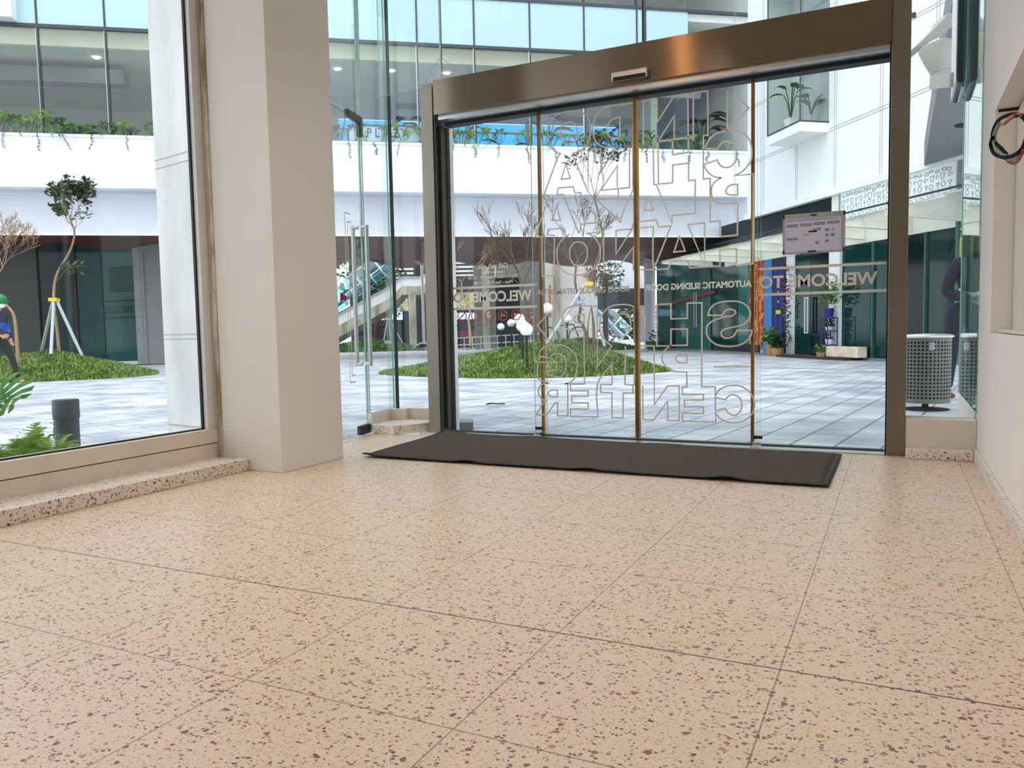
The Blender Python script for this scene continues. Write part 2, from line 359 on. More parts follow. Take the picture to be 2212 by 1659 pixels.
    def build(s, name, mats, parent=None, bevel=0, keep=False):
        me = bpy.data.meshes.new(name); mats = mats if isinstance(mats, (list, tuple)) else [mats]
        org = Vector((0, 0, 0))
        if parent is not None: org = parent_origin(parent)
        me.from_pydata([Vector(v)-org for v in s.v], [], s.f)
        for m in mats: me.materials.append(M[m])
        for p, mi, sm in zip(me.polygons, s.mi, s.smooth): p.material_index = mi; p.use_smooth = sm
        me.validate(); me.update()
        bm = bmesh.new(); bm.from_mesh(me); bmesh.ops.recalc_face_normals(bm, faces=bm.faces); bm.to_mesh(me); bm.free()
        if any(s.smooth): me.set_sharp_from_angle(angle=math.radians(38))
        o = bpy.data.objects.new(name, me); link(o, parent)
        if bevel:
            b = o.modifiers.new('bevel', 'BEVEL'); b.width = bevel; b.segments = 2; b.limit_method = 'ANGLE'
        return o
def parent_origin(p):
    v = Vector((0, 0, 0))
    while p is not None: v += p.location; p = p.parent
    return v
def solo(mb, name, m, label, cat, group=None, bevel=0): return tag(mb.build(name, m, None, bevel), label, cat, group)
def struct(mb, name, m, parent=None, bevel=0):
    o = mb.build(name, m, parent, bevel)
    if parent is None: o['kind'] = 'structure'
    return o
def copy_tree(o, parent=None, loc=None, label=None, scale=None, rz=None):
    c = o.copy(); C.objects.link(c)
    if parent: c.parent = parent
    if loc is not None: c.location = loc
    if scale is not None: c.scale = scale if isinstance(scale, tuple) else (scale,)*3
    if rz is not None: c.rotation_euler = (0, 0, rz)
    if label: c['label'] = label
    for ch in list(o.children): copy_tree(ch, c)
    return c
def text(name, body, o, ax, az, width, height, m, parent=None, mirror=False, bold=.0, depth=.002, ctr=True):
    """lettering as a thin mesh; o = lower left corner (or centre) in the world, ax reading axis, az up"""
    cu = bpy.data.curves.new('text', 'FONT'); cu.body = body; cu.size = 1; cu.offset = bold; cu.extrude = .001; cu.resolution_u = 3
    t = bpy.data.objects.new('text', cu); C.objects.link(t); dg = bpy.context.evaluated_depsgraph_get(); dg.update()
    me = bpy.data.meshes.new_from_object(t.evaluated_get(dg)); bpy.data.objects.remove(t); bpy.data.curves.remove(cu)
    n = len(me.vertices); a = np.empty(n*3); me.vertices.foreach_get('co', a); a = a.reshape(-1, 3)
    mn = a.min(0); mx = a.max(0); sx = width/(mx[0]-mn[0]); sy = height/(mx[1]-mn[1]) if height else sx
    o = Vector(o); ax = Vector(ax); az = Vector(az); nn = ax.cross(az)
    org = parent_origin(parent)
    for i, v in enumerate(me.vertices):
        x = (a[i][0]-mn[0])*sx-(width/2 if ctr else 0); y = (a[i][1]-mn[1])*sy-(height/2 if ctr and height else 0)
        if mirror: x = -x
        v.co = o+ax*x+az*y+nn*(a[i][2]*depth*1000*.5)-org
    me.materials.clear(); me.materials.append(M[m]); ob = bpy.data.objects.new(name, me); link(ob, parent); return ob
def smooth_path(p, flag=True):
    """rounds the gentle corners of a traced outline and keeps the sharp ones"""
    pts = [Vector((a, b)) for a, b in p]; n = len(pts); closed = (pts[0]-pts[-1]).length < 1e-6
    def turn(i):
        if i in (0, n-1):
            if not closed: return 99
            a = pts[0]-pts[-2]; b = pts[1]-pts[0]
        else: a = pts[i]-pts[i-1]; b = pts[i+1]-pts[i]
        if a.length < 1e-6 or b.length < 1e-6: return 99
        return math.degrees(abs(a.angle(b)))
    soft = [turn(i) < 42 for i in range(n)]; out = [pts[0]]
    for i in range(n-1):
        a, b = pts[i], pts[i+1]; L = (b-a).length
        if not soft[i] and not soft[i+1]: out.append(b); continue
        pa = pts[i-1] if i > 0 else (pts[-2] if closed else a); pb = pts[i+2] if i+2 < n else (pts[1] if closed else b)
        ta = (b-pa)*.5 if soft[i] else (b-a); tb = (pb-a)*.5 if soft[i+1] else (b-a)
        ta = ta.normalized()*L if ta.length > 0 else ta; tb = tb.normalized()*L if tb.length > 0 else tb
        for k in range(1, 6):
            t = k/5; h1 = 2*t**3-3*t**2+1; h2 = t**3-2*t**2+t; h3 = -2*t**3+3*t**2; h4 = t**3-t**2
            out.append(a*h1+ta*h2+b*h3+tb*h4)
    return out
def stroke(mb, path, w, y, th=.0015):
    """ribbon of width w in the plane y, path of (x, z)"""
    n = len(path); closed = (path[0]-path[-1]).length < 1e-6; L = []; R_ = []
    for i in range(n):
        a = path[i]-path[i-1] if i > 0 else (path[0]-path[-2] if closed else path[1]-path[0])
        b = path[i+1]-path[i] if i < n-1 else (path[1]-path[0] if closed else a)
        if a.length < 1e-7: a = b
        if b.length < 1e-7: b = a
        a = a.normalized(); b = b.normalized(); na = Vector((-a.y, a.x)); nb = Vector((-b.y, b.x)); m = na+nb
        if m.length < .2: m = na
        m.normalize(); k = min(1/max(.35, m.dot(na)), 2.4)*w/2
        L.append(path[i]+m*k); R_.append(path[i]-m*k)
    vs = []; fs = []
    for l, r in zip(L, R_): vs += [(l.x, y-th, l.y), (r.x, y-th, r.y), (l.x, y+th, l.y), (r.x, y+th, r.y)]
    for i in range(n-1):
        k = 4*i; fs += [(k, k+1, k+5, k+4), (k+2, k+6, k+7, k+3), (k, k+4, k+6, k+2), (k+1, k+3, k+7, k+5)]
    mb.add(vs, fs)
def vec(x, y, z): return Vector((x, y, z))
def glass_slab(name, a, b, z0, z1, m, parent, th=.012, edge='glass_edge'):
    """a real pane: a slab between plan points a and b, green at its cut edges"""
    a = Vector((a[0], a[1], 0)); b = Vector((b[0], b[1], 0)); d = (b-a).normalized(); n = Vector((-d.y, d.x, 0)); L = (b-a).length
    mb = MB(); p = [a-n*th/2, b-n*th/2, b+n*th/2, a+n*th/2]; v = [q+vec(0, 0, z0) for q in p]+[q+vec(0, 0, z1) for q in p]
    mb.cur = 0; mb.add(v, [(0, 1, 5, 4), (2, 3, 7, 6)]); mb.cur = 1; mb.add(v, [(0, 3, 2, 1), (4, 5, 6, 7), (1, 2, 6, 5), (3, 0, 4, 7)])
    return mb.build(name, [m, edge], parent)

# ------------------------------------------------------------------ the hall: floor, walls, ceiling
WX = .41; HZ = 3.6
struct(MB().prism([(-3.66, -14), (1.2, -14), (1.2, 5.12), (-3.3, 5.12), (-3.3, 5.0), (-3.66, 5.0)], -.12, 0), 'floor', 'terrazzo')
struct(MB().prism([(-30, 5.32), (30, 5.32), (30, 60), (-15.5, 60), (-15.5, 28.2), (-60, 28.2), (-60, -10), (-3.9, -10), (-3.9, 5.0), (-3.66, 5.0), (-3.66, 5.32)], -.15, -.02), 'plaza_paving', 'paving')
struct(MB().box(-75, -15.5, 28.2, 75, -.66, -.6), 'road', 'asphalt')
struct(MB().box(-3.3, .06, 5.12, 5.32, -.12, .006), 'trim_1', 'aluminium')      # door sill plate
struct(MB().box(-3.3, .06, 5.235, 5.30, .006, .012), 'trim_2', 'dark_joint')     # slot of the sliding track
# wall on the right with the recess
w = MB()
NY0, NY1, NZ0, NZ1 = 1.2, 4.51, .725, 1.80
w.box(WX, WX+.35, -14, NY0, .0, HZ); w.box(WX, WX+.35, NY1, 5.12, 0, HZ)
w.box(WX, WX+.35, NY0, NY1, 0, NZ0); w.box(WX, WX+.35, NY0, NY1, NZ1, HZ)
w.box(WX+.11, WX+.35, NY0, NY1, NZ0, NZ1)
struct(w, 'wall_right', 'wall_paint')
struct(MB().box(WX+.104, WX+.11, 2.0, NY1-.004, NZ0+.001, NZ1-.012).box(WX+.012, WX+.10, NY1-.006, NY1-.002, NZ1-.014, NZ1-.002), 'trim_3', 'dark_joint')
struct(MB().box(WX+.03, WX+.112, 1.3, NY1-.012, NZ0+.004, NZ0+.02).box(WX+.09, WX+.102, 1.3, NY1-.012, NZ0+.02, NZ1-.02), 'trim_4', 'sill_paint')
struct(MB().box(.392, WX, -14, 5.05, 0, .072), 'baseboard_right', 'terrazzo_plain', bevel=.004)
struct(MB().box(-8, 4, -14.2, -14, 0, HZ), 'wall_back', 'wall_far')
struct(MB().box(-3.9, -3.6, -14, -1.2, 0, HZ), 'wall_left', 'wall_paint')
struct(MB().box(-4.2, 1.2, -14.2, 5.36, HZ, HZ+.25), 'ceiling', 'ceiling_paint')
# column
col = MB().box(-3.655, -3.128, 3.386, 3.936, 0, HZ)
struct(col, 'column', 'column_paint', bevel=.004)
struct(MB().box(-3.605, -3.575, 3.378, 3.386, .07, HZ), 'trim_5', 'peeled')
# left window, sill wall, terrazzo step
struct(MB().box(-3.62, -3.375, -1.2, 3.386, 0, .07), 'trim_6', 'terrazzo_plain', bevel=.003)
sw = MB().box(-3.74, -3.61, -1.2, 3.384, .0, .152).box(-3.74, -3.608, -1.2, 3.384, .158, .238); sw.cur = 1; sw.box(-3.73, -3.615, -1.2, 3.38, .150, .16)
struct(sw, 'wall_left_low', ['sill_paint', 'brown_joint'])
win1 = structure('window_1', (-3.66, 1.2, .24))
MB().box(-3.665, -3.622, 3.322, 3.384, .238, HZ).build('frame', 'frame_white', win1, .003)
MB().box(-3.668, -3.652, 3.312, 3.322, .238, HZ).box(-3.668, -3.652, -1.2, 3.32, .236, .246).build('seal', 'dark_joint', win1)
glass_slab('pane', (-3.660, -1.2), (-3.660, 3.318), .243, HZ, 'glass_side', win1)

# ------------------------------------------------------------------ the sliding door
LY = 5.25      # plane of the sliding leaves
d1 = structure('door_1', (-1.55, 5.2, 0))
MB().box(-3.11, -.052, 5.1, 5.32, 2.385, 2.636).build('header', 'steel', d1, .002)
MB().box(-3.09, -.06, 5.13, 5.22, 2.352, 2.385).build('track_cover', 'aluminium', d1)
MB().box(-3.09, -.06, 5.22, 5.31, 2.33, 2.385).build('track', 'dark_joint', d1)
MB().box(-3.255, -3.15, 5.15, 5.40, 0, 2.636).build('jamb', 'steel_post', d1, .003)
MB().box(-3.15, -3.135, 5.16, 5.36, 0, 2.385).box(-3.135, -3.11, 5.20, 5.34, 0, 2.33).build('seal', 'steel_dark', d1)
MB().box(-3.11, -3.085, 5.28, 5.33, 0, 2.33).build('channel', 'aluminium', d1)
MB().box(-.052, .048, 5.115, 5.40, 0, HZ).build('jamb', 'steel_post', d1, .003)
MB().box(-.060, -.052, 5.12, 5.30, 0, 2.385).build('seal', 'dark_joint', d1)
XS = (onp(1172, 940, (-5, LY), (5, LY)).x, onp(1378, 948, (-5, LY), (5, LY)).x, onp(1625, 958, (-5, LY), (5, LY)).x)
def door_pt(px, py, y): p = onp(px, py, (-5, y), (5, y)); return Vector((p.x, p.z))
FYL = 5.30
fxl = glass_slab('fixed_panel', (-3.09, FYL), (XS[0]+.02, FYL), .01, 2.35, 'glass', d1)
fxr = glass_slab('fixed_panel', (XS[2]+.02, FYL-.0), (-.06, FYL), .01, 2.35, 'glass', d1)
leafL = glass_slab('sliding_leaf', (XS[0]-.055, LY), (XS[1]-.012, LY), .02, 2.35, 'glass', d1)
leafR = glass_slab('sliding_leaf', (XS[1]+.012, LY), (XS[2]+.05, LY), .02, 2.35, 'glass', d1)
MB().box(XS[0]-.008, XS[0]+.012, LY+.008, LY+.035, .015, 2.36).build('brass_edge', 'brass', leafL)
MB().box(XS[1]-.014, XS[1]-.002, LY-.012, LY+.03, .012, 2.36).build('brass_edge', 'brass', leafL)
MB().box(XS[1]+.002, XS[1]+.014, LY-.012, LY+.03, .02, 2.36).build('brass_edge', 'brass', leafR)
MB().box(XS[2]-.012, XS[2]+.008, LY+.008, LY+.035, .015, 2.36).build('brass_edge', 'brass', leafR)
for x, lf in ((XS[0]-.03, leafL), (XS[2]+.03, leafR)):
    g = MB(); g.box(x-.03, x+.03, LY-.035, LY+.02, .004, .012); g.box(x-.025, x+.02, LY-.02, LY+.015, .012, .032); g.build('floor_guide', 'chrome', lf, .004)
    MB().box(x-.02, x+.035, LY-.018, LY-.008, .05, .07).build('guide_clip', 'dark_joint', lf)
# outline lettering on the leaves, traced as strokes (pixel frames of the survey crops)
def conv(org, s, pts, y): return [door_pt(org[0]+a/s, org[1]+b/s, y) for a, b in pts]
s1, s2 = 9.217, 8.508
L1, L2, L3 = (1150, 180), (1150, 340), (1150, 460); L4, L5 = (1140, 630), (1140, 760)
R1, R2, R3, R4, R5 = (1380, 160), (1380, 340), (1380, 440), (1380, 630), (1380, 760)
def o1(p): return [(a, b, 'L1') for a, b in p]
FR = {'a': (L1, s1), 'b': (L2, s1), 'c': (L3, s1), 'd': (L4, s2), 'e': (L5, s2), 'p': (R1, s2), 'q': (R2, s2), 'r': (R3, s2), 's': (R4, s2), 't': (R5, s2)}
def P_(spec):
    out = []
    for tok in spec.split():
        k = tok[0]; a, b = tok[1:].split(','); (ox, oy), s = FR[k]; out.append((ox+float(a)/s, oy+float(b)/s))
    return out
LEFT = ['a580,1410 a480,1370 a400,1300 a340,1210 a310,1080 a305,950 a340,800 a400,700 a500,620 a650,570 a800,550 a930,560 a1020,600 a1100,690 a1150,800 a1160,930 a1150,1050 a1110,1170 a1040,1280 a940,1350 a800,1395 b825,0 b1110,690 a1110,1340 a1360,1305 b1365,300 a1650,1290',
 'a540,1410 b505,0 b230,750 b340,770 b50,1580 b190,1585 c195,1260 c430,1245 c440,450 c300,440 c335,325 c620,300 c650,420',
 'a560,985 a575,880 a620,810 a700,775 a780,775 a850,820 a890,900 a895,1000 a880,1090 a830,1170 a740,1210 a650,1190 a590,1120 a560,985',
 'a2010,390 a1760,430 a1500,460 a1380,520 a1290,620 a1230,740 a1205,880 a1210,1010 a1240,1120 a1300,1200 a1400,1260 a1550,1280 a1680,1275',
 'a1740,670 a1590,720 a1520,790 a1490,880 a1490,980 a1520,1050 a1590,1085 a1740,1090 a1740,670',
 'a1935,1270 b1935,600 b1360,655 b1690,170 b1690,600', 'a2010,390 b2000,580 b2015,620 b1820,1060 b1750,1290 b1280,840 b1710,810 b1710,640',
 'b667,130 b575,435 b755,415 b667,130', 'b485,745 b520,610 b810,585 b850,710 b965,700 b965,870 b1400,1280 b960,1335 b960,1450 b920,1500 b610,735 b485,745',
 'b485,965 b390,1250 b560,1255 b485,965',
 'c740,430 c640,490 c550,590 c500,700 c490,820 c500,950 c540,1060 c620,1160 c740,1220 c900,1235 c1060,1210 c1180,1150 c1280,1050 c1340,930 c1355,780 c1335,650 c1270,530 c1190,450 c1090,405 c1420,375 c1420,1170 c1660,1150 c2010,680 c2010,1150',
 'c740,810 c760,690 c820,600 c920,575 c1020,600 c1080,690 c1095,810 c1080,920 c1020,1020 c920,1045 c820,1020 c760,920 c740,810',
 'c2010,200 c1985,320 c1665,350 c1665,820 c1985,320',
 'd1280,270 d850,265 d740,300 d670,380 d635,480 d650,590 d710,670 d800,715 d1030,720 e1045,590 e785,590 e790,715 e1110,720 e1110,815 e810,815 e815,935 e1110,940 e1110,1055 e785,1050 e785,1185 e1290,1195 e1285,590 e1550,210 e1550,600 e1340,600 e1345,745 e1545,750 e1550,1210 e1750,1215 e1755,755 e1935,760 e1930,610 e1785,600 d1795,1005',
 'e1960,250 e1960,610 e1930,610', 'd1280,270 d1280,1390 d1540,1000 d1420,890 d1340,760 d1325,600 d1360,450 d1440,330 d1560,260 d1740,235 d1880,250 d1965,290',
 'd1035,420 d920,425 d870,460 d855,510 d880,560 d940,580 d1035,580 d1035,420',
 'd1565,620 d1590,500 d1660,420 d1740,400 d1830,430 d1880,510 d1895,620 d1870,730 d1810,800 d1730,825 d1650,790 d1590,720 d1565,620',
 'd475,270 d475,980', 'd400,380 d175,620 d450,980',
 'd200,1180 d230,1090 d290,1030 d380,990 d500,985 d640,990 d760,1040 d860,1140 d910,1260 d910,1400 e870,450 e830,520 e760,570 e680,590 e735,585 e735,1175 e550,1175 e550,935 e500,940 e350,1160 e160,1155 e280,950 e340,905 e270,880 e220,820 e195,740 e210,660 e260,600 e310,580 e385,580 e290,540 e180,490 e180,190 e530,190 e530,340 e375,345 e375,410 e450,445 e560,460 e640,430 e690,350 e705,240 e695,150 e650,80 e580,40 e500,35 e430,80 e410,120 e200,75',
 'e545,705 e440,705 e390,730 e375,760 e395,800 e440,820 e545,825 e545,705']
RIGHT = ['p80,1290 p85,490 p335,465 p335,890 p650,400 p900,370 p910,1440 p620,1485 p620,1205', 'p265,1250 p620,1205 p990,1155', 'p350,1240 p650,770 p650,1190',
 'p265,1250 q275,500 q320,495 q610,1215 r610,215 q1035,1030 q1035,415 q915,430 q915,105 q625,140 q620,465 q360,490 p350,1240',
 'p1000,1230 p1000,345 p1265,310 p1270,1120 p1185,1130 q1185,395 q1310,385 q1310,1190 q1495,1165 q1490,1460 q1810,1425 q1820,840 q1500,850 q1400,820 q1350,740 q1330,600 q1360,500 q1440,420 q1515,375',
 'p1790,400 p2020,620 p1640,1030', 'p1630,300 p1625,1050', 'p1210,1350 p1280,1220 p1380,1120 p1500,1065 p1640,1045 p1800,1045 p1930,1090 p2010,1170 p2060,1290 p2080,1450 q2060,60 q1980,180 q1900,260 q1770,335 q2105,305 q2105,1000 r2095,1100 r1795,1140 r1795,825 r1490,850 r1490,1145 r940,1180 r895,1040 r590,1065 r540,1195 r310,1210 r30,1215',
 'q1200,150 q1240,230 q1300,300 q1400,360 q1515,375', 'q1205,130 q1440,45 q1470,110 q1520,165 q1590,185 q1680,170 q1750,110 q1790,30 p1795,1400 p1760,1310 p1700,1260 p1620,1240 p1540,1260 p1480,1310 p1450,1375 p1210,1370',
 'q1815,495 q1700,505 q1630,550 q1595,620 q1620,670 q1680,690 q1815,690 q1815,495', 'q180,720 q90,970 q270,970 q180,720',
 'r745,590 r645,890 r850,870 r745,590', 'r30,330 r320,300 r365,430 r590,410 r305,1130', 'r30,445 r265,425 r260,1120 r305,1210', 'r900,385 r1210,355 r1210,1130 r900,385',
 's590,995 s590,690 s890,685 s890,985 s640,990 s560,1010 s470,1090 s430,1180 s430,1250 t460,220 t560,320 t700,365 t880,370 t885,640 t800,645 t800,785 t1185,780 t1185,885 t835,885 t840,1010 t1185,1010 t1190,1135 t800,1130 t805,1270 t1415,1290 t1410,1130 t1490,1220 t1600,1285 t1750,1305 t1900,1280 t2030,1200 t2100,1100 t2125,950 t2080,800 t1980,690 t1850,625 t1700,620 t1560,650 t1460,720 t1405,810 t1405,640 t1155,640 s1160,205 s890,210 s890,490 s590,500 s590,225 s330,235 s330,1000 s590,995',
 't1405,840 t1600,880 t1640,820 t1730,790 t1820,820 t1880,900 t1890,1000 t1860,1100 t1790,1165 t1720,1165 t1640,1120 t1590,1040 t1405,1080 t1405,840',
 's1270,435 s1310,320 s1400,230 s1550,185 s1700,175 s1860,190 s1970,250 s2040,350 s2045,450 s2010,530 s1920,600 s1800,640 s1650,670 s1550,700 s1510,750 s1520,810 s1580,850 s1660,850 s1740,815 s1790,740 s1805,710 s2080,715 s2060,800 s2000,890 s1900,960 s1760,1000 s1600,1005 s1450,980 s1330,910 s1260,820 s1240,720 s1260,620 s1340,550 s1450,500 s1600,460 s1720,440 s1780,390 s1760,345 s1680,325 s1600,345 s1560,390 s1540,435 s1270,435',
 's1380,1380 s2060,1380', 's885,1160 s760,1160 s700,1180 s675,1230 s700,1280 s760,1305 s885,1305 s885,1160',
 's30,990 s280,1000 t285,975 t530,625 t740,625 t745,1265 t530,1260 t530,910 t275,1250 t75,1245 t70,620', 's30,350 s90,440 s110,600 s90,740 s30,860']
for strokes, lf in ((LEFT, leafL), (RIGHT, leafR)):
    mb = MB()
    for sp in strokes:
        pts = smooth_path(P_(sp)); stroke(mb, [door_pt(p.x, p.y, LY-.009) for p in pts], .0098, LY-.009)
    mb.build('outline_lettering', 'decal', lf)
def door_text(name, body, px0, py0, px1, py1, hpx, parent, y, m='decal_light', mirror=False, bold=.02):
    a = door_pt(px0, py0, y); b = door_pt(px1, py1, y); mid = (a+b)/2; h = abs((door_pt(px0, py0, y)-door_pt(px0, py0+hpx, y)).y)
    return text(name, body, (mid.x, y, (a.y+b.y)/2), (1, 0, 0), (0, 0, 1), (b-a).length, h, m, parent, mirror, bold, .0008)
door_text('lettering', 'AUTOMATIC SLIDING DOOR', 1160, 631, 1362, 624, 13, leafL, LY-.009, 'decal_mid', bold=.035)
door_text('lettering', 'AUTOMATIC SLIDING DOOR', 1393, 622, 1624, 612, 14, leafR, LY-.009, mirror=True, bold=.035)
FY = FYL-.009
door_text('lettering', 'WELCOME TO', 980, 642, 1149, 639, 23, fxl, FY, mirror=True, bold=.03)
door_text('lettering', 'WELCOME TO', 1640, 611, 1896, 599, 27, fxr, FY, 'decal', mirror=True, bold=.03)
hrs = (('Giờ mở cửa', 1032, 576, 1097, 572, 12), ('Opening hours', 1039, 590, 1091, 586, 8), ('Thứ 2 - Chủ nhật 9:30 - 21:30', 1011, 601, 1120, 596, 8), ('Mon - Sun 9:30 - 21:30', 1024, 612, 1107, 608, 8))
for b, x0, y0, x1, y1, h in hrs: door_text('lettering', b, x0, y0, x1, y1, h, fxl, FY, mirror=True, bold=.02)
for (xa, ya, xb, yb, pan, mm) in ((971, 624, 1160, 614, fxl, 'decal_light'), (971, 668, 1160, 662, fxl, 'decal_light'), (1638, 583, 1915, 566, fxr, 'decal'), (1638, 639, 1915, 625, fxr, 'decal')):
    mb = MB(); a = door_pt(xa, ya, FY); b = door_pt(xb, yb, FY); z = (a.y+b.y)/2; mb.box(a.x, b.x, FY-.001, FY+.001, z-.0085, z+.0085); mb.build('stripe', mm, pan)
for k, (px, py, mm) in enumerate(((998, 683, 'ban_red'), (1028, 682, 'ban_orange'), (1057, 681, 'ban_orange'), (1086, 681, 'ban_orange'), (1115, 680, 'ban_orange'), (1147, 681, 'ban_pink'))):
    mb = MB(); c = door_pt(px, py, FY); r = .037; mb.cur = 0
    stroke(mb, [c+Vector((math.cos(t*PI/16), math.sin(t*PI/16)))*r for t in range(33)], .0075, FY)
    stroke(mb, [c+Vector((-.7, -.7))*r*(1 if k in (0, 3, 4, 5) else .1), c+Vector((.7, .7))*r], .007, FY)
    mb.cur = 1; q = c
    if k == 0:
        for dx in (-.014, .014): stroke(mb, [q+Vector((dx, -.006))+Vector((math.cos(t*PI/5), math.sin(t*PI/5)))*.009 for t in range(11)], .002, FY)
        stroke(mb, [q+Vector((-.014, -.006)), q+Vector((-.004, .008)), q+Vector((.012, .008)), q+Vector((.014, -.006))], .003, FY)
    elif k == 3: mb.box(q.x-.02, q.x+.02, FY-.001, FY+.001, q.y-.006, q.y); stroke(mb, [q+Vector((-.012, .004)), q+Vector((-.004, .012)), q+Vector((-.01, .02))], .003, FY)
    elif k == 4: mb.box(q.x+.002, q.x+.016, FY-.001, FY+.001, q.y-.01, q.y-.005); mb.box(q.x-.016, q.x-.006, FY-.001, FY+.001, q.y-.012, q.y+.014)
    elif k == 5: stroke(mb, [q+Vector((0, .022)), q+Vector((.002, 0)), q+Vector((-.014, -.018)), q+Vector((.014, -.018)), q+Vector((.002, 0))], .005, FY)
    elif k == 1: mb.box(q.x-.02, q.x-.004, FY-.001, FY+.001, q.y-.01, q.y+.004); mb.box(q.x-.004, q.x+.01, FY-.001, FY+.001, q.y, q.y+.012)
    else: stroke(mb, [q+Vector((-.014, -.008)), q+Vector((-.004, .010)), q+Vector((.012, .002)), q+Vector((.006, -.010)), q+Vector((-.014, -.008))], .006, FY)
    mb.build('prohibition_symbol', [mm, 'decal_light'], fxl)
    cap = ('No bicycle', 'No trampoline', 'No photo', 'No smoking', 'No eating', 'No litter')[k]
    door_text('lettering', cap, px-14, py+20, px+12, py+20, 5, fxl, FY, 'ink_grey', mirror=True, bold=.01)
# sensor on the header
sn = thing('motion_sensor', 'slim grey door sensor on the steel header above the door seam', 'door sensor', (-1.6, 5.1, 2.42))
MB().box(-1.715, -1.47, 5.055, 5.1, 2.405, 2.462).build('case', 'aluminium', sn, .008)
MB().box(-1.70, -1.482, 5.047, 5.056, 2.400, 2.425).build('lens', 'rubber', sn, .004)
# the taped notice
nt_ = thing('notice_sheet', 'white shopping notice sheet taped to the glass right of the sliding door', 'notice', (-.46, FY, 1.35))
NX0, NX1, NZa, NZb = -.663, -.297, 1.228, 1.478
MB().box(NX0, NX1, FY-.004, FY-.001, NZa, NZb).build('backing', 'paper_grey', nt_)
MB().box(NX0+.014, NX1-.022, FY-.0055, FY-.004, NZa+.012, NZb-.032).build('paper', 'paper_violet', nt_)
for (cx, cz, hw, hh) in ((NX0+.006, NZb-.014, .005, .013), (NX1-.006, NZb-.014, .005, .013), (NX0+.006, NZa+.014, .005, .013), (NX1-.006, NZa+.014, .005, .013), ((NX0+NX1)/2, NZb-.014, .019, .004), ((NX0+NX1)/2-.004, NZb-.115, .024, .005), ((NX0+NX1)/2-.008, NZa+.012, .024, .005)):
    MB().box(cx-hw, cx+hw, FY-.0075, FY-.0055, cz-hh, cz+hh).build('tape_strip', 'tape', nt_)
mb = MB(); W_ = NX1-NX0
for k in range(4):
    x = NX0+.024+k*.080; mb.box(x, x+.068, FY-.0065, FY-.0055, 1.40-.004+k*.002, 1.414+k*.002)
mb.box(NX0+.024, NX0+.092, FY-.0065, FY-.0055, 1.315, 1.330)
for (x, z, r) in ((.262, 1.368, .011), (.288, 1.37, .0), (.262, 1.335, .010), (.295, 1.335, .012), (.262, 1.30, .010), (.215, 1.376, .011), (.19, 1.372, .011), (.205, 1.292, .010)):
    if r: mb.box(NX0+x-r, NX0+x+r, FY-.0065, FY-.0055, z-r*.8, z+r*.8)
mb.cur = 1; mb.box(NX0+.118, NX0+.158, FY-.0065, FY-.0055, 1.338, 1.352); mb.box(NX0+.284, NX0+.304, FY-.0065, FY-.0055, 1.358, 1.376)
mb.build('print', ['ink_grey', 'ink_orange'], nt_)
text('lettering', 'CÁC GIAN HÀNG VẪN HOẠT ĐỘNG BÌNH THƯỜNG', (NX0+.175, FY-.0062, 1.437), (1, 0, 0), (0, 0, 1), .30, .013, 'ink_dark', nt_, True, .02, .0005)
for k in range(4): text('lettering', 'TẦNG %d' % (k+1), (NX0+.058+.080*(3-k), FY-.0072, 1.406+.002*(3-k)), (1, 0, 0), (0, 0, 1), .03, .006, 'paper_violet', nt_, True, .01, .0003)
text('lettering', 'TẦNG 5', (NX0+.058, FY-.0072, 1.3225), (1, 0, 0), (0, 0, 1), .03, .006, 'paper_violet', nt_, True, .01, .0003)
# glass above the header, its joints and hanging rod
w4 = structure('window_4', (-1.5, 5.26, 2.64))
glass_slab('pane', (-3.7, 5.26), (-1.545, 5.26), 2.64, HZ, 'glass_side', w4)
glass_slab('pane', (-1.535, 5.26), (-.052, 5.26), 2.64, HZ, 'glass_side', w4)
MB().box(-1.546, -1.534, 5.20, 5.262, 2.636, HZ).build('joint', 'steel_dark', w4)
MB().box(-3.09, -3.078, 5.18, 5.19, 2.72, HZ).build('joint', 'steel_dark', w4)
rd = MB(); jx = -3.085
rd.tube([(jx, 5.18, HZ), (jx, 5.18, 2.64)], .006, 6)
for dx in (-.16, .17): rd.tube([(jx, 5.18, 2.82), (jx+dx*.25, 5.18, 2.79), (jx+dx*.75, 5.19, 2.70), (jx+dx, 5.2, 2.64)], .003, 5)
solo(rd, 'hanger_cable', 'frame_white', 'thin hanging cable with forked wires above left end of the steel door header', 'cable')

# corner glazing between the swing door and the sliding door
struct(MB().prism([(-3.655, 4.985), (-3.452, 4.955), (-3.375, 5.07), (-3.295, 5.25), (-3.255, 5.55), (-3.85, 5.55), (-3.72, 5.0)], 0, .07), 'trim_7', 'terrazzo_plain', bevel=.003)
up = MB(); up.prism([(-3.72, 5.0), (-3.68, 4.995), (-3.73, 5.40), (-3.77, 5.42)], .07, .155); up.prism([(-3.74, 5.40), (-3.26, 5.44), (-3.26, 5.48), (-3.78, 5.46)], .07, .155)
up.prism([(-3.73, 5.30), (-3.60, 5.33), (-3.62, 5.42), (-3.75, 5.40)], .07, .158)
struct(up, 'wall_corner_low', 'sill_paint')
w2 = structure('window_2', (-3.6, 5.4, .155))
glass_slab('pane', (-3.70, 5.0), (-3.755, 5.41), .155, HZ, 'glass_side', w2)
glass_slab('pane', (-3.75, 5.43), (-3.26, 5.46), .155, HZ, 'glass_side', w2)
MB().box(-3.70, -3.685, 5.36, 5.385, .155, HZ).build('joint', 'dark_joint', w2)
MB().prism([(-3.775, 5.36), (-3.735, 5.36), (-3.705, 5.385), (-3.74, 5.43)], .155, HZ).build('glass_fin', ['glass_upper'], w2)
MB().box(-3.735, -3.722, 5.00, 5.012, 0, HZ).build('joint', 'glass_edge', w2)
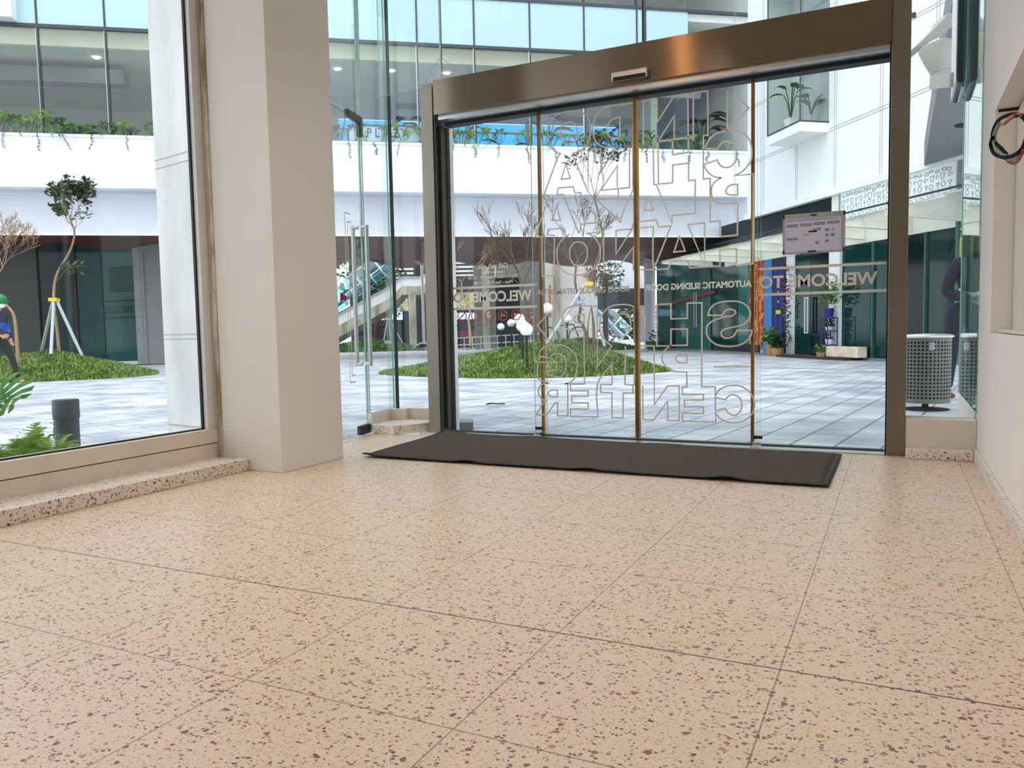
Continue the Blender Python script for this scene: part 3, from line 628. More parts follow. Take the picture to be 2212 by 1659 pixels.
# swing door
d2 = structure('door_2', (-3.6, 4.5, 0))
dl = glass_slab('leaf', (-3.47, 4.03), (-3.715, 5.02), .015, 2.39, 'glass', d2, edge='joint_green')
glass_slab('transom', (-3.47, 4.03), (-3.715, 5.0), 2.405, HZ, 'glass_side', d2)
tdir = Vector((-.238, .965, 0)).normalized(); nrm = Vector((tdir.y, -tdir.x, 0))
hp = Vector((-3.686, 4.925, 0))
for sgn in (-1, 1):
    h = MB(); b0 = hp+nrm*sgn*.012; b1 = hp+nrm*sgn*.055
    h.tube([b1+vec(0, 0, .53), b1+vec(0, 0, 1.60)], .016, 10); h.tube([b0+vec(0, 0, .545), b1+vec(0, 0, .545)], .016, 10); h.tube([b0+vec(0, 0, 1.585), b1+vec(0, 0, 1.585)], .016, 10)
    h.build('pull_handle', 'aluminium', dl)
pf = MB(); e0 = Vector((-3.72, 5.02, 0)); e1 = e0-tdir*.26
pf.obox(e1, tdir, nrm, (0, 0, 1), 0, .27, -.018, .018, 2.375, 2.43); pf.obox(e1, tdir, nrm, (0, 0, 1), .215, .27, -.018, .018, 2.28, 2.375)
pf.build('patch_fitting', 'steel_dark', d2, .003)
MB().obox(e0-tdir*.20, tdir, nrm, (0, 0, 1), 0, .20, -.02, .02, .005, .075).build('patch_fitting', 'black_metal', d2, .003)
dc = MB()
def dstroke(pts, w=.012):
    for a, b in zip(pts[:-1], pts[1:]):
        A_ = hp.copy(); pa = Vector((-3.6, 4.56, 0))+tdir*a[0]+nrm*.008+vec(0, 0, a[1]); pb = Vector((-3.6, 4.56, 0))+tdir*b[0]+nrm*.008+vec(0, 0, b[1]); dc.bar(pa, pb, w, .001, up=nrm)
dstroke([(.20, 1.66), (.10, 1.66), (.10, .42), (.20, .42)], .009); dstroke([(.20, 1.60), (.14, 1.60), (.14, .47), (.20, .47)], .009)
dc.build('outline_lettering', 'decal', dl)
# right side light and the glass return running outside
w3 = structure('window_3', (.23, 5.12, .22))
struct(MB().box(.048, WX, 5.12, 5.32, .0, .222), 'wall_sill', 'sill_paint', bevel=.004)
struct(MB().box(.05, WX-.02, 5.03, 5.12, 0, .058), 'trim_8', 'terrazzo_plain', bevel=.006)
glass_slab('pane', (.05, 5.24), (WX, 5.24), .222, HZ, 'glass_side', w3)
struct(MB().box(WX, WX+.14, 5.32, 6.62, -.02, .252), 'wall_return_low', 'sill_paint', bevel=.004)
MB().box(WX, WX+.04, 5.25, 6.62, .252, .262).build('channel', 'frame_white', w3)
MB().box(WX, WX+.006, 5.25, 6.60, .262, 4.2).build('return_pane', ['glass_return'], w3)
MB().box(-.004+WX, WX+.012, 6.60, 6.612, .262, 4.2).build('pane_edge', 'glass_edge', w3)
struct(MB().box(WX+.12, 3.2, 5.12, 17.4, 4.2, 4.3).box(WX, 3.2, 5.3, 17.6, 3.72, 4.2), 'soffit_slab', 'soffit_grey')
struct(MB().box(.42, 1.2, 5.12, 5.32, -.1, HZ), 'wall_end', 'wall_paint')
bp_ = MB()
for k in range(3): bp_.lathe((.85, 10.4+k*1.7, 3.716), [(.11, 0), (.11, .006)], 20)
for k in range(3):
    m_ = MB().lathe((.85, 10.4+k*1.7, 3.70), [(.12, .02), (.12, .0), (.09, -.005)], 20)
    solo(m_, 'recessed_downlight', 'dark_joint', 'round dark downlight recessed in the grey soffit beyond the side glass', 'downlight', 'downlights in the grey outdoor soffit')

# mat
mt = MB(); nx, ny = 90, 34; mt.sm = True
mx0, mx1, my0, my1 = -3.03, -.287, 4.0, 5.0
def mz(u, v):
    z = .009
    z += .006*max(0, math.sin(u*17+v*3))*(1-u)*(.4+.6*v)
    z += .010*max(0, noise.noise(Vector((u*9, v*3, 1))))*(1 if v > .02 else .4)
    if u < .2: z += .035*max(0, (v-.80)/.20)**1.5*max(0, 1-u/.07)
    if v < .05: z += .012*max(0, math.sin(u*23+1.5))**6
    return z
vs = []; fs = []
for j in range(ny+1):
    for i in range(nx+1):
        u, v = i/nx, j/ny; x = mx0+(mx1-mx0)*u-.06*v*(1-u); y = my0+(my1-my0)*v+.13*v*(1-u); vs.append((x, y, mz(u, v)))
for j in range(ny):
    for i in range(nx): k = j*(nx+1)+i; fs.append((k, k+1, k+nx+2, k+nx+1))
def part_faces(cond):
    return [f for idx, f in enumerate(fs) if cond(idx % nx, idx//nx)]
mroot = thing('entrance_mat', 'dark brown entrance mat curled up at its back left corner', 'door mat', (-1.6, 4.5, 0))
def matpart(name, cond, m, lift):
    q = MB(); q.sm = True; ff = part_faces(cond); used = sorted({i for f in ff for i in f}); mp = {k: n for n, k in enumerate(used)}
    q.add([(vs[k][0], vs[k][1], vs[k][2]) for k in used], [[mp[i] for i in f] for f in ff]); o = q.build(name, m, mroot)
    s = o.modifiers.new('solid', 'SOLIDIFY'); s.thickness = .006; s.offset = -1; return o
matpart('carpet', lambda i, j: 1 <= i < nx-1 and 1 <= j < ny-1, 'mat_carpet', 0)
matpart('rubber_border', lambda i, j: i < 1 or i >= nx-1 or j < 1 or j >= ny-1, 'rubber', 0)

# cable loop out of the recess on the right
cb = thing('cable_loop', 'loose loop of black and grey cable hanging from the recess in the right wall', 'cable', (.42, 3.75, 1.6))
def loop_pt(px, py, x): return onp(px, py, (x, 0), (x, 9))
def curve_through(pix, x):
    pts = [loop_pt(a, b, x+dx) for a, b, dx in pix]; out = []
    for i in range(len(pts)-1):
        p0 = pts[max(i-1, 0)]; p1 = pts[i]; p2 = pts[i+1]; p3 = pts[min(i+2, len(pts)-1)]
        for k in range(5):
            t = k/5; out.append(.5*((2*p1)+(p2-p0)*t+(2*p0-5*p1+4*p2-p3)*t*t+(3*p1-p0-3*p2+p3)*t**3))
    out.append(pts[-1]); return out
X0 = .37
MB().tube(curve_through([(2216, 262, .08), (2205, 250, .02), (2180, 248, 0), (2155, 262, 0), (2144, 290, 0), (2150, 308, .0), (2162, 320, 0), (2173, 333, 0)], X0), .0075, 8).build('black_cable', 'wire_black', cb)
MB().tube(curve_through([(2144, 297, .0), (2140, 312, 0), (2146, 330, 0), (2162, 339, 0), (2180, 339, 0), (2200, 330, 0), (2210, 318, .02), (2216, 300, .08)], X0-.012), .0075, 8).build('black_cable', 'wire_black', cb)
MB().tube(curve_through([(2158, 268, 0), (2150, 285, 0), (2147, 302, 0), (2153, 322, 0), (2165, 332, 0), (2180, 343, 0), (2195, 340, 0), (2206, 330, 0)], X0-.004), .009, 8).build('grey_sheath', 'wire_sheath', cb)
MB().tube(curve_through([(2164, 270, 0), (2176, 258, 0), (2192, 248, 0), (2216, 246, .08)], X0-.016), .0045, 6).build('orange_wire', 'wire_orange', cb)
MB().tube(curve_through([(2170, 268, 0), (2184, 256, 0), (2198, 251, 0), (2216, 251, .08)], X0-.010), .0045, 6).build('blue_wire', 'wire_blue', cb)
MB().tube(curve_through([(2170, 340, 0), (2180, 350, 0), (2190, 353, 0), (2202, 344, 0), (2209, 325, 0), (2216, 312, .08)], X0-.002), .0055, 6).build('red_wire', 'wire_red', cb)

# ------------------------------------------------------------------ outdoors: main building across the plaza
A0 = Vector((-19.69, 11.99, 0)); U = Vector((.797, .603, 0)).normalized(); N_ = Vector((U.y, -U.x, 0)); Zv = Vector((0, 0, 1))
def FP(s, n, z): return A0+U*s+N_*n+Zv*z
def fbox(mb, s0, s1, n0, n1, z0, z1): return mb.obox(A0, U, N_, Zv, s0, s1, n0, n1, z0, z1)
MS = [.95+1.55*k for k in range(-3, 12)]
S0, S1 = -5.0, 19.9
bm_ = thing('office_building', 'long white office building with cyan glass bands across the plaza', 'building', tuple(FP(8, 0, 0)))
fbox(fbox(MB(), S0, S1, -.6, .0, 4.5, 5.73), S0, S1, -.62, .02, 5.73, 5.80).build('fascia', 'stone_white_streak', bm_)
gb = MB(); fbox(gb, S0, S1+.5, -.55, -.45, 3.40, 4.5); gb.build('lower_band', 'panel_grey', bm_)
jb = MB()
for s in [1.35+3.1*k for k in range(-2, 6)]: fbox(jb, s-.008, s+.008, -.452, -.446, 3.42, 4.42)
fbox(jb, S0, S1+.5, -.47, -.40, 3.38, 3.41); fbox(jb, S0, S1-.15, -.452, -.447, 4.40, 4.41)
jb.build('panel_joint', 'panel_white', bm_)
fl = MB(); fbox(fl, S0, S1, -8.2, -.6, 5.3, 5.6); fl.build('floor_slab', 'room_grey', bm_)
cl = MB(); fbox(cl, S0, S1+.0, -8.2, -.3, 8.5, 8.7); cl.build('room_ceiling', 'room_ceiling', bm_)
bk = MB(); fbox(bk, S0, 8.0, -8.2, -8.0, 5.6, 8.5); fbox(bk, 8.0, 19.1, -8.2, -8.0, 5.6, 6.6); fbox(bk, 19.1, S1+3, -8.2, -8.0, 5.6, 8.5)
for s in (9.9, 12.6, 14.9, 17.2): fbox(bk, s, s+.18, -8.2, -8.0, 6.6, 8.5)
for z in (7.35, 8.1): fbox(bk, 8.0, 19.1, -8.15, -8.05, z, z+.06)
fbox(bk, S0, S0+.2, -8.2, -.3, 5.6, 8.5); fbox(bk, S1, S1+.2, -8.2, -.3, 5.6, 12); bk.build('back_wall', 'room_grey', bm_)
bh = MB(); fbox(bh, S0, S1, -.8, -.7, 8.14, 8.5); bh.build('bulkhead', 'bulkhead', bm_)
gp = MB(); fbox(gp, 8.0, 19.1, -8.2, -8.18, 6.6, 8.48); gp.build('blue_glazing', 'glass_blue', bm_)
for a, b in zip(MS[:-1], MS[1:]):
    a2, b2 = max(a, S0), min(b, S1)
    m_ = MB(); m_.quad(FP(a2+.02, -.32, 5.8), FP(b2-.02, -.32, 5.8), FP(b2-.02, -.32, 8.42), FP(a2+.02, -.32, 8.42)); m_.build('window_pane', 'glass_upper', bm_)
    m_ = MB(); fbox(m_, a2+.012, b2-.012, -.3, -.26, 8.50, 9.72); m_.build('spandrel_panel', 'spandrel', bm_)
    m_ = MB(); m_.quad(FP(a2+.02, -.32, 9.80), FP(b2-.02, -.32, 9.80), FP(b2-.02, -.32, 12), FP(a2+.02, -.32, 12)); m_.build('window_pane', 'glass_upper', bm_)
    m_ = MB(); fbox(m_, a2-.022, a2+.022, -.32, -.24, 5.8, 12); m_.build('mullion', 'mullion', bm_)
    m_ = MB(); fbox(m_, a2-.036, a2-.022, -.34, -.25, 5.8, 8.42); m_.build('mullion_fin', 'mullion_white', bm_)
rl = MB(); fbox(rl, S0, S1, -.33, -.23, 8.42, 8.50); fbox(rl, S0, S1, -.33, -.23, 9.72, 9.80); rl.build('transom_rail', 'mullion', bm_)
up2 = MB(); fbox(up2, S0, S1, -6, -5.8, 9.6, 12.2); fbox(up2, S0, S1, -6, -.3, 12.0, 12.2); fbox(up2, S0, S1, -6, -.33, 9.5, 9.7); up2.build('upper_room', 'room_grey', bm_)
lw_ = MB(); fbox(lw_, S0, .52, -.30, .08, 8.52, 12); lw_.build('end_panel', 'panel_white', bm_)
for px, py in ((208, 124), (729, 149), (845, 153), (965, 158)):
    p = onz(px, py, 8.49); m_ = MB().lathe((p.x, p.y, 8.47), [(.09, .03), (.085, 0)], 16); m_.cur = 0
    o = m_.build('ceiling_downlight', 'downlight', bm_)
for px, py in ((885, 228), (1305, 253), (1370, 225)):
    p = onz(px, py, 8.5); MB().obox((p.x, p.y, 0), U, N_, Zv, -.45, .45, -.35, .35, 8.47, 8.5).build('air_vent', 'soffit_grey', bm_)
# inside partitions seen as slanted grey shapes
for q_ in ((17.6, 17.8, -5, -2.2, 5.6, 8.5), (4.0, 4.2, -8, -3, 5.6, 8.5), (15.5, 19.4, -2.6, -2.5, 8.0, 8.5)): fbox(MB(), *q_).build('partition', 'room_grey', bm_)
# soffit: undulating timber slats below, ground floor walls
wd = MB(); wd.sm = True; ns, nn = 110, 26; v_ = []; f_ = []
def wz(s, n):
    g = min(1, -(n+.5)/4); g = g*g*(3-2*g); return 3.42-.20*g-.17*math.cos(2*PI*(s-9.7-.12*n)/3.05)*-g*.9-.05*math.sin(s*2.3+n)*g
for j in range(nn+1):
    for i in range(ns+1):
        s = S0+(S1+4-S0)*i/ns; n = -.56-7.0*j/nn; p = FP(s, n, wz(s, n)); v_.append(p)
for j in range(nn):
    for i in range(ns): k = j*(ns+1)+i; f_.append((k, k+1, k+ns+2, k+ns+1))
wd.add(v_, f_); wd.build('timber_soffit', 'wood_slats', bm_).modifiers.new('solid', 'SOLIDIFY').thickness = .05
tb = MB(); fbox(tb, S0, S1, -8.2, -.55, 4.0, 4.2); fbox(tb, S0, S1+.0, -8.2, -8.1, 3.6, 5.4); tb.build('slab', 'grey_wall', bm_)
gw = MB(); fbox(gw, S0, -.2, -2.7, -2.5, 0, 3.6); gw.build('dark_wall', 'dark_wall', bm_)
gw = MB(); fbox(gw, 2.28, 3.6, -3.4, -2.5, 0, 3.6); fbox(gw, 2.50, 2.56, -2.5, -2.46, 0, 3.2); gw.build('pilaster', 'grey_wall', bm_)
for s0, s1, mm in ((-.2, .72, 'teal_glass_dark'), (.74, 1.42, 'teal_glass'), (1.44, 2.28, 'teal_glass')):
    gw = MB(); fbox(gw, s0, s1, -2.66, -2.6, .10, 3.4); gw.build('shop_pane', mm, bm_)
gw = MB(); fbox(gw, .70, .76, -2.62, -2.54, 0, 3.4); gw.build('door_frame', 'bark_dark', bm_)
gw = MB(); fbox(gw, -.2, 2.28, -2.7, -2.52, 0, .10); gw.build('plinth', 'aluminium', bm_)
gw = MB(); fbox(gw, S0, 3.6, -9, -2.7, 0, 3.3); gw.build('ground_floor_block', 'dark_wall', bm_)
# roof terrace sign behind the glass
sgn = thing('plaza_sign', 'pale blue octagonal sign with navy capital letters behind the upper window plants', 'sign', tuple(FP(9.4, -1.0, 5.6)))
def spt(px, py, n): return onp(px, py, FP(0, n, 0)[:2], FP(1, n, 0)[:2])
q = [spt(a, b, -.55) for a, b in ((752, 306), (752, 282), (765, 270), (898, 273), (916, 288), (916, 310))]
zb_ = sum(p.z for p in (q[0], q[5]))/2
m_ = MB(); m_.add(q+[p-N_*.06 for p in q], [(0, 1, 2, 3, 4, 5), (11, 10, 9, 8, 7, 6)]+[(i, (i+1) % 6, 6+(i+1) % 6, 6+i) for i in range(6)]); m_.build('board', 'sign_blue', sgn)
m_ = MB()
for a, b in zip(q, q[1:]+q[:1]): m_.bar(a+N_*.01, b+N_*.01, .04)
m_.build('rim', 'mullion', sgn)
a = spt(793, 286, -.53); b = spt(883, 288, -.53); c = spt(858, 297, -.53); d = spt(858, 278, -.53)
text('lettering', 'P L A Z A', (a+b)/2, U, Zv, (b-a).length, d.z-c.z, 'ink_navy', sgn, False, .0, .002)

# right wing at right angles, white panels over the shops
B0 = Vector((-3.98, 22.816, 0)); V = Vector((.614, -.789, 0)).normalized(); Q = Vector((V.y, -V.x, 0))   # Q points out to the plaza
def RP(s, n, z): return B0+V*s+Q*n+Zv*z
def rbox(mb, s0, s1, n0, n1, z0, z1): return mb.obox(B0, V, Q, Zv, s0, s1, n0, n1, z0, z1)
def rs(px, py, n=0): p = onp(px, py, RP(0, n, 0)[:2], RP(1, n, 0)[:2]); return (p-B0).dot(V), p.z
rw = thing('panelled_wing', 'white panelled wing with a glass oriel standing over the row of shops', 'building', tuple(RP(4, 0, 0)))
WS = rs(1615, 300)[0]
body = MB(); rbox(body, WS, 9.2, -.5, 0, 3.70, 14); body.build('wall', 'panel_white', rw)
jt = MB()
for s in [rs(1720, 440)[0]-1.56*k for k in range(0, 3)]+[rs(1720, 440)[0]+1.56*k for k in range(1, 6)]:
    for e in (-.035, .035): rbox(jt, s+e-.006, s+e+.006, 0, .004, 3.8, 14)
for z in (5.16, 6.62, 8.1, 9.6):
    for e in (-.03, .03): rbox(jt, WS, 9.2, 0, .004, z+e-.006, z+e+.006)
jt.build('panel_joint', 'line_grey', rw)
bt = MB(); rbox(bt, WS, 9.2, -.4, .10, 3.66, 3.80); bt.build('drip_edge', 'panel_white', rw)
# curved continuation of the white wall further right
cv = MB(); cvp = [RP(9.2, 0, 0)+V*(2.2*math.sin(t))+Q*(-2.2*(1-math.cos(t))) for t in [k*.2 for k in range(9)]]
for a, b in zip(cvp[:-1], cvp[1:]): cv.add([a+Zv*3.7, b+Zv*3.7, b+Zv*14, a+Zv*14], [(0, 1, 2, 3)])
cv.build('curved_wall', 'panel_white', rw)
# oriel
sc_ = 1.0
Ob, Oo, Or, Oi = onz(1658, 315, 5.12), onz(1728, 283, 5.12), onz(1792, 286, 5.12), RP(rs(1712, 316)[0], -.02, 5.12)
orl = thing('oriel_window', 'glass oriel window with two potted plants on the white wing', 'oriel window', tuple(Oo))
lift = Zv*.22
m_ = MB(); pl = [Ob, Oo, Or, Oi]; m_.prism([(p.x, p.y) for p in pl], 5.12, 5.34); m_.build('sill', 'panel_white', orl)
def upv(p, z): return Vector((p.x, p.y, z))
m_ = MB(); m_.quad(upv(Ob, 5.34), upv(Oo, 5.34), upv(Oo, 8.6), upv(Ob, 8.6)); m_.build('pane', 'glass_upper', orl)
m_ = MB(); m_.quad(upv(Oo, 5.34), upv(Or, 5.34), upv(Or, 8.6), upv(Oo, 8.6)); m_.build('pane', 'glass_bay', orl)
m_ = MB()
for p in (Ob, Oo, Or): m_.bar(upv(p, 5.34), upv(p, 8.6), .03)
m_.bar(upv(Ob, 5.35), upv(Oo, 5.35), .03); m_.bar(upv(Oo, 5.35), upv(Or, 5.35), .03); m_.build('frame', 'mullion', orl)
m_ = MB(); m_.prism([(p.x, p.y) for p in pl], 8.6, 8.7); m_.build('head', 'panel_white', orl)
m_ = MB(); m_.quad(upv(Ob, 5.35)+Q*.0, upv(Oi, 5.35), upv(Oi, 8.6), upv(Ob, 8.6)); m_.quad(upv(Oi, 5.35)+Q*.03, upv(Or, 5.35), upv(Or, 8.6), upv(Oi, 8.6)+Q*.03); m_.build('inner_wall', 'room_grey', orl)
# band between shops and wing, clerestory, doodle panel, canopy
bd = MB(); rbox(bd, -1.0, 9.2, -.3, -.02, 2.49, 3.16); bd.build('cream_band', 'cream_steel', rw)
bd = MB(); rbox(bd, -5.0, rs(1812, 440)[0], -.3, -.06, 3.16, 3.70); bd.build('clerestory', 'teal_glass_dark', rw)
bd = MB(); rbox(bd, rs(1812, 440)[0]-.30, rs(1812, 440)[0]-.05, -.06, -.02, 3.16, 3.70); bd.build('clerestory_frame', 'cream_steel', rw)
s_a, s_b = rs(1818, 440)[0], rs(2068, 400)[0]
bd = MB(); rbox(bd, s_b+.0, 11.0, -.4, 0, 2.49, 3.72); bd.build('grey_end_panel', 'soffit_grey', rw)
dp = thing('doodle_panel', 'pale panel printed with line drawings of kitchen things above the canopy', 'sign', tuple(RP(s_a, 0, 3.3)))
m_ = MB(); rbox(m_, s_a, s_b, -.02, .03, 3.20, 3.68); m_.build('panel', 'mural_base' if 'mural_base' in M else 'panel_white', dp)
ln = MB(); random.seed(3)
def rline(pts, w=.012):
    for a, b in zip(pts[:-1], pts[1:]): ln.bar(RP(a[0], .034, a[1]), RP(b[0], .034, b[1]), w, .004, up=Q)
s = s_a+.1; k = 0
while s < s_b-.15:
    for z in (3.30, 3.44, 3.58):
        kk = k % 6; r = random.uniform(.045, .065); c = (s+random.uniform(-.02, .02), z+random.uniform(-.02, .02)); k += 1
        if kk == 0: rline([(c[0]+r*math.cos(t*PI/5), c[1]+r*math.sin(t*PI/5)) for t in range(11)])
        elif kk == 1: rline([(c[0]-r, c[1]+r), (c[0]-r*.6, c[1]-r), (c[0]+r*.6, c[1]-r), (c[0]+r, c[1]+r), (c[0]-r, c[1]+r)])
        elif kk == 2: rline([(c[0]-r*1.3, c[1]), (c[0]-r*.6, c[1]), (c[0]-r*.6, c[1]+r*.4), (c[0]+r*.6, c[1]+r*.4), (c[0]+r*.6, c[1]-r*.4), (c[0]-r*.6, c[1]-r*.4), (c[0]-r*.6, c[1])]); rline([(c[0]+r*.6, c[1]), (c[0]+r*1.3, c[1])])
        elif kk == 3: rline([(c[0], c[1]-r), (c[0], c[1]), (c[0]-r*.5, c[1]+r*.3), (c[0]-r*.5, c[1]+r), (c[0]+r*.5, c[1]+r), (c[0]+r*.5, c[1]+r*.3), (c[0], c[1])])
        elif kk == 4: rline([(c[0]+r*(1-.1*t)*math.cos(t*.7), c[1]+r*(1-.1*t)*math.sin(t*.7)) for t in range(10)])
        else: rline([(c[0]-r, c[1]), (c[0]+r, c[1]), (c[0]+r*.7, c[1]-r*.8), (c[0]-r*.7, c[1]-r*.8), (c[0]-r, c[1])]); rline([(c[0]-r*.3, c[1]), (c[0]-r*.3, c[1]+r*.6)])
    s += .15
ln.build('line_drawings', 'line_grey', dp)
cn = thing('glass_canopy', 'long frosted glass canopy on cream steel beams over the shopfronts', 'canopy', tuple(RP(2, 1, 3.2)))
def roofz(n): return 3.20-.45*n/1.6
def rpan(mb, s0, s1, n0, n1, th, dz=0):
    v = [RP(s, n, roofz(n)+dz+t_) for s in (s0, s1) for n in (n0, n1) for t_ in (0, th)]
    return mb.add(v, [(0, 1, 3, 2), (4, 6, 7, 5), (0, 4, 5, 1), (2, 3, 7, 6), (0, 2, 6, 4), (1, 5, 7, 3)])
m_ = MB(); rpan(m_, -3.2, 9.0, 0, 1.72, .012); m_.build('glass_roof', 'canopy_glass', cn)
m_ = MB(); rbox(m_, -3.2, 9.0, .0, .05, 3.19, 3.22); m_.build('wall_rail', 'mullion', cn)
t1, t3 = rs(1475, 550, 1.6)[0], rs(1580, 527, 1.6)[0]; dt_ = (t3-t1)/2
for k in range(-1, 9):
    s = t1+dt_*k; b_ = MB()
    if s > 8.9: break
    pr_ = [(0, 2.56), (0, 3.18), (1.62, roofz(1.62)-.012), (1.62, 2.65)]
    for e0, e1, pp in ((-.012, .012, pr_), (-.05, .05, [(0, 2.55), (0, 2.575), (1.63, 2.665), (1.63, 2.64)]), (-.05, .05, [(0, 3.165), (0, 3.19), (1.63, roofz(1.63)-.005), (1.63, roofz(1.63)-.03)])):
        vs_ = [RP(s+e0, n, z) for n, z in pp]+[RP(s+e1, n, z) for n, z in pp]
        b_.add(vs_, [(0, 1, 2, 3), (7, 6, 5, 4), (0, 4, 5, 1), (1, 5, 6, 2), (2, 6, 7, 3), (3, 7, 4, 0)])
    b_.build('beam', 'cream_steel', cn)
for n in (.5, 1.1):
    b_ = MB(); rbox(b_, t1, 9.0, n-.02, n+.02, roofz(n)-.05, roofz(n)-.004); b_.build('purlin', 'cream_steel', cn)
# shop glazing, bay by bay
shops = thing('shopfront_row', 'row of dark teal glass shopfronts under the canopy', 'shopfront', tuple(RP(1, -.1, 0)))
def bay(px0, px1, m, name='shop_pane', z1=2.49, n=-.05):
    s0, s1_ = rs(px0, 700, n)[0], rs(px1, 700, n)[0]; q_ = MB(); rbox(q_, s0+.01, s1_-.01, n-.06, n, .02, z1); return q_.build(name, m, shops)
sg0 = rs(1419, 700)[0]
for a, b, mm in ((1419, 1452, 'teal_glass_light'), (1452, 1458, 'teal_glass_dark'), (1458, 1484, 'teal_glass_light'), (1484, 1532, 'teal_glass_light'), (1532, 1594, 'teal_glass'), (1594, 1616, 'teal_glass_light'), (1713, 1751, 'teal_glass'), (1751, 1791, 'teal_glass_dark'), (1815, 1880, 'teal_glass'), (1880, 1955, 'teal_glass'), (1955, 1994, 'teal_glass_dark'), (1994, 2062, 'teal_glass')):
    bay(a, b, mm, z1=3.2 if a < 1600 else 2.49)
m_ = MB(); rbox(m_, sg0, -.02, -.4, -.14, 2.6, 3.7); m_.build('upper_glazing', 'teal_glass_dark', shops)
for px in (1882, 1995, 1532): s = rs(px, 700)[0]; rbox(MB(), s-.02, s+.02, -.06, 0, 0, 2.49).build('glazing_joint', 'joint_green', shops)
s_ = rs(2066, 600)[0]; rbox(MB(), s_, s_+.07, -.06, .04, 0, 3.0).build('corner_post', 'joint_green', shops)
m_ = MB(); rbox(m_, sg0, 9.2, -.12, .04, -.02, .03); m_.build('kerb', 'grey_wall', shops)
m_ = MB(); rbox(m_, rs(1540, 750)[0], rs(1640, 750)[0], -.05, -.02, .03, .24); m_.build('dark_plinth', 'night', shops)
hd = MB()
for px in (1503, 1508): s = rs(px, 700)[0]; hd.tube([RP(s, .06, .75), RP(s, .06, 1.85)], .015, 8)
hd.build('door_handle', 'aluminium', shops)
hd = MB(); s = rs(1748, 700)[0]
hd.bar(RP(s-.08, .07, .55), RP(s-.08, .07, 1.42), .035); hd.bar(RP(s+.04, .07, .55), RP(s+.04, .07, 1.42), .035); hd.bar(RP(s-.08, .07, .57), RP(s+.04, .07, .57), .03); hd.bar(RP(s-.08, .07, 1.40), RP(s+.04, .07, 1.40), .03)
hd.build('door_handle', 'aluminium', shops)
m_ = MB(); rbox(m_, rs(1791, 700)[0], rs(1814, 700)[0], -.08, .02, 0, 2.55); m_.build('white_post', 'panel_white', shops)
m_ = MB(); rbox(m_, rs(1692, 700)[0], rs(1713, 700)[0], -.12, -.05, 0, 2.49); m_.build('white_panel', 'panel_white', shops)
m_ = MB(); sa, za = rs(1450, 655); sb, zb2 = rs(1545, 630); m_.bar(RP(sa, .0, za), RP(sb, .0, zb2), .10, .02, up=Q); m_.build('red_stripe', 'red_sign', shops)
m_ = MB(); rbox(m_, rs(2073, 500)[0], rs(2073, 500)[0]+.5, -.06, 0, 1.3, 2.45); m_.build('poster', 'panel_white', shops)
m_ = MB(); rbox(m_, rs(2074, 500)[0], rs(2074, 500)[0]+.5, 0, .01, 1.75, 2.25); m_.build('poster_picture', 'poster_gold', shops)
s = rs(2075, 505)[0]; text('lettering', 'TH', RP(s+.1, .012, 2.34), V, Zv, .26, .13, 'tape', shops, False, .03, .001)
# blue door poster bay
pb = thing('door_poster', 'shop window poster of a blue doorway with a dark panelled door', 'poster', tuple(RP(rs(1660, 700)[0], -.05, 0)))
m_ = MB(); rbox(m_, rs(1645, 700)[0], rs(1694, 700)[0], -.08, -.04, .04, 2.49); m_.build('door_print', 'poster_navy', pb)
m_ = MB(); a, b = rs(1649, 700)[0], rs(1665, 700)[0]; rbox(m_, a, b, -.04, -.02, .04, 2.49); rbox(m_, a-.05, b+.05, -.04, 0, .04, .20); rbox(m_, a-.02, b+.02, -.04, -.01, .20, .33); m_.build('blue_pillar', 'poster_blue', pb)
m_ = MB(); c_, d_ = rs(1666, 700)[0], rs(1692, 700)[0]
rbox(m_, c_, d_, -.04, -.01, .04, .16)
for z0, z1 in ((.5, 1.05), (1.2, 1.7), (1.8, 2.3)):
    for e in (.08, .5): m_.obox(B0, V, Q, Zv, c_+(d_-c_)*e, c_+(d_-c_)*(e+.36), -.04, -.032, z0, z1)
m_.build('door_moulding', 'blue_metal', pb)
m_ = MB(); mid = (c_+d_)/2; rbox(m_, mid-.11, mid+.11, -.04, -.02, 1.05, 1.15); m_.ball(RP(mid, -.03, 1.36), .03, 8, 6); m_.ball(RP(mid, -.03, 1.62), .025, 8, 6); m_.build('brass_plate', 'poster_gold', pb)
po = MB(); rbox(po, rs(1617, 700)[0], rs(1648, 700)[0], -.08, -.03, .1, 2.55)
solo(po, 'orange_poster', 'poster_orange', 'mottled orange and red poster beside the blue doorway', 'poster')
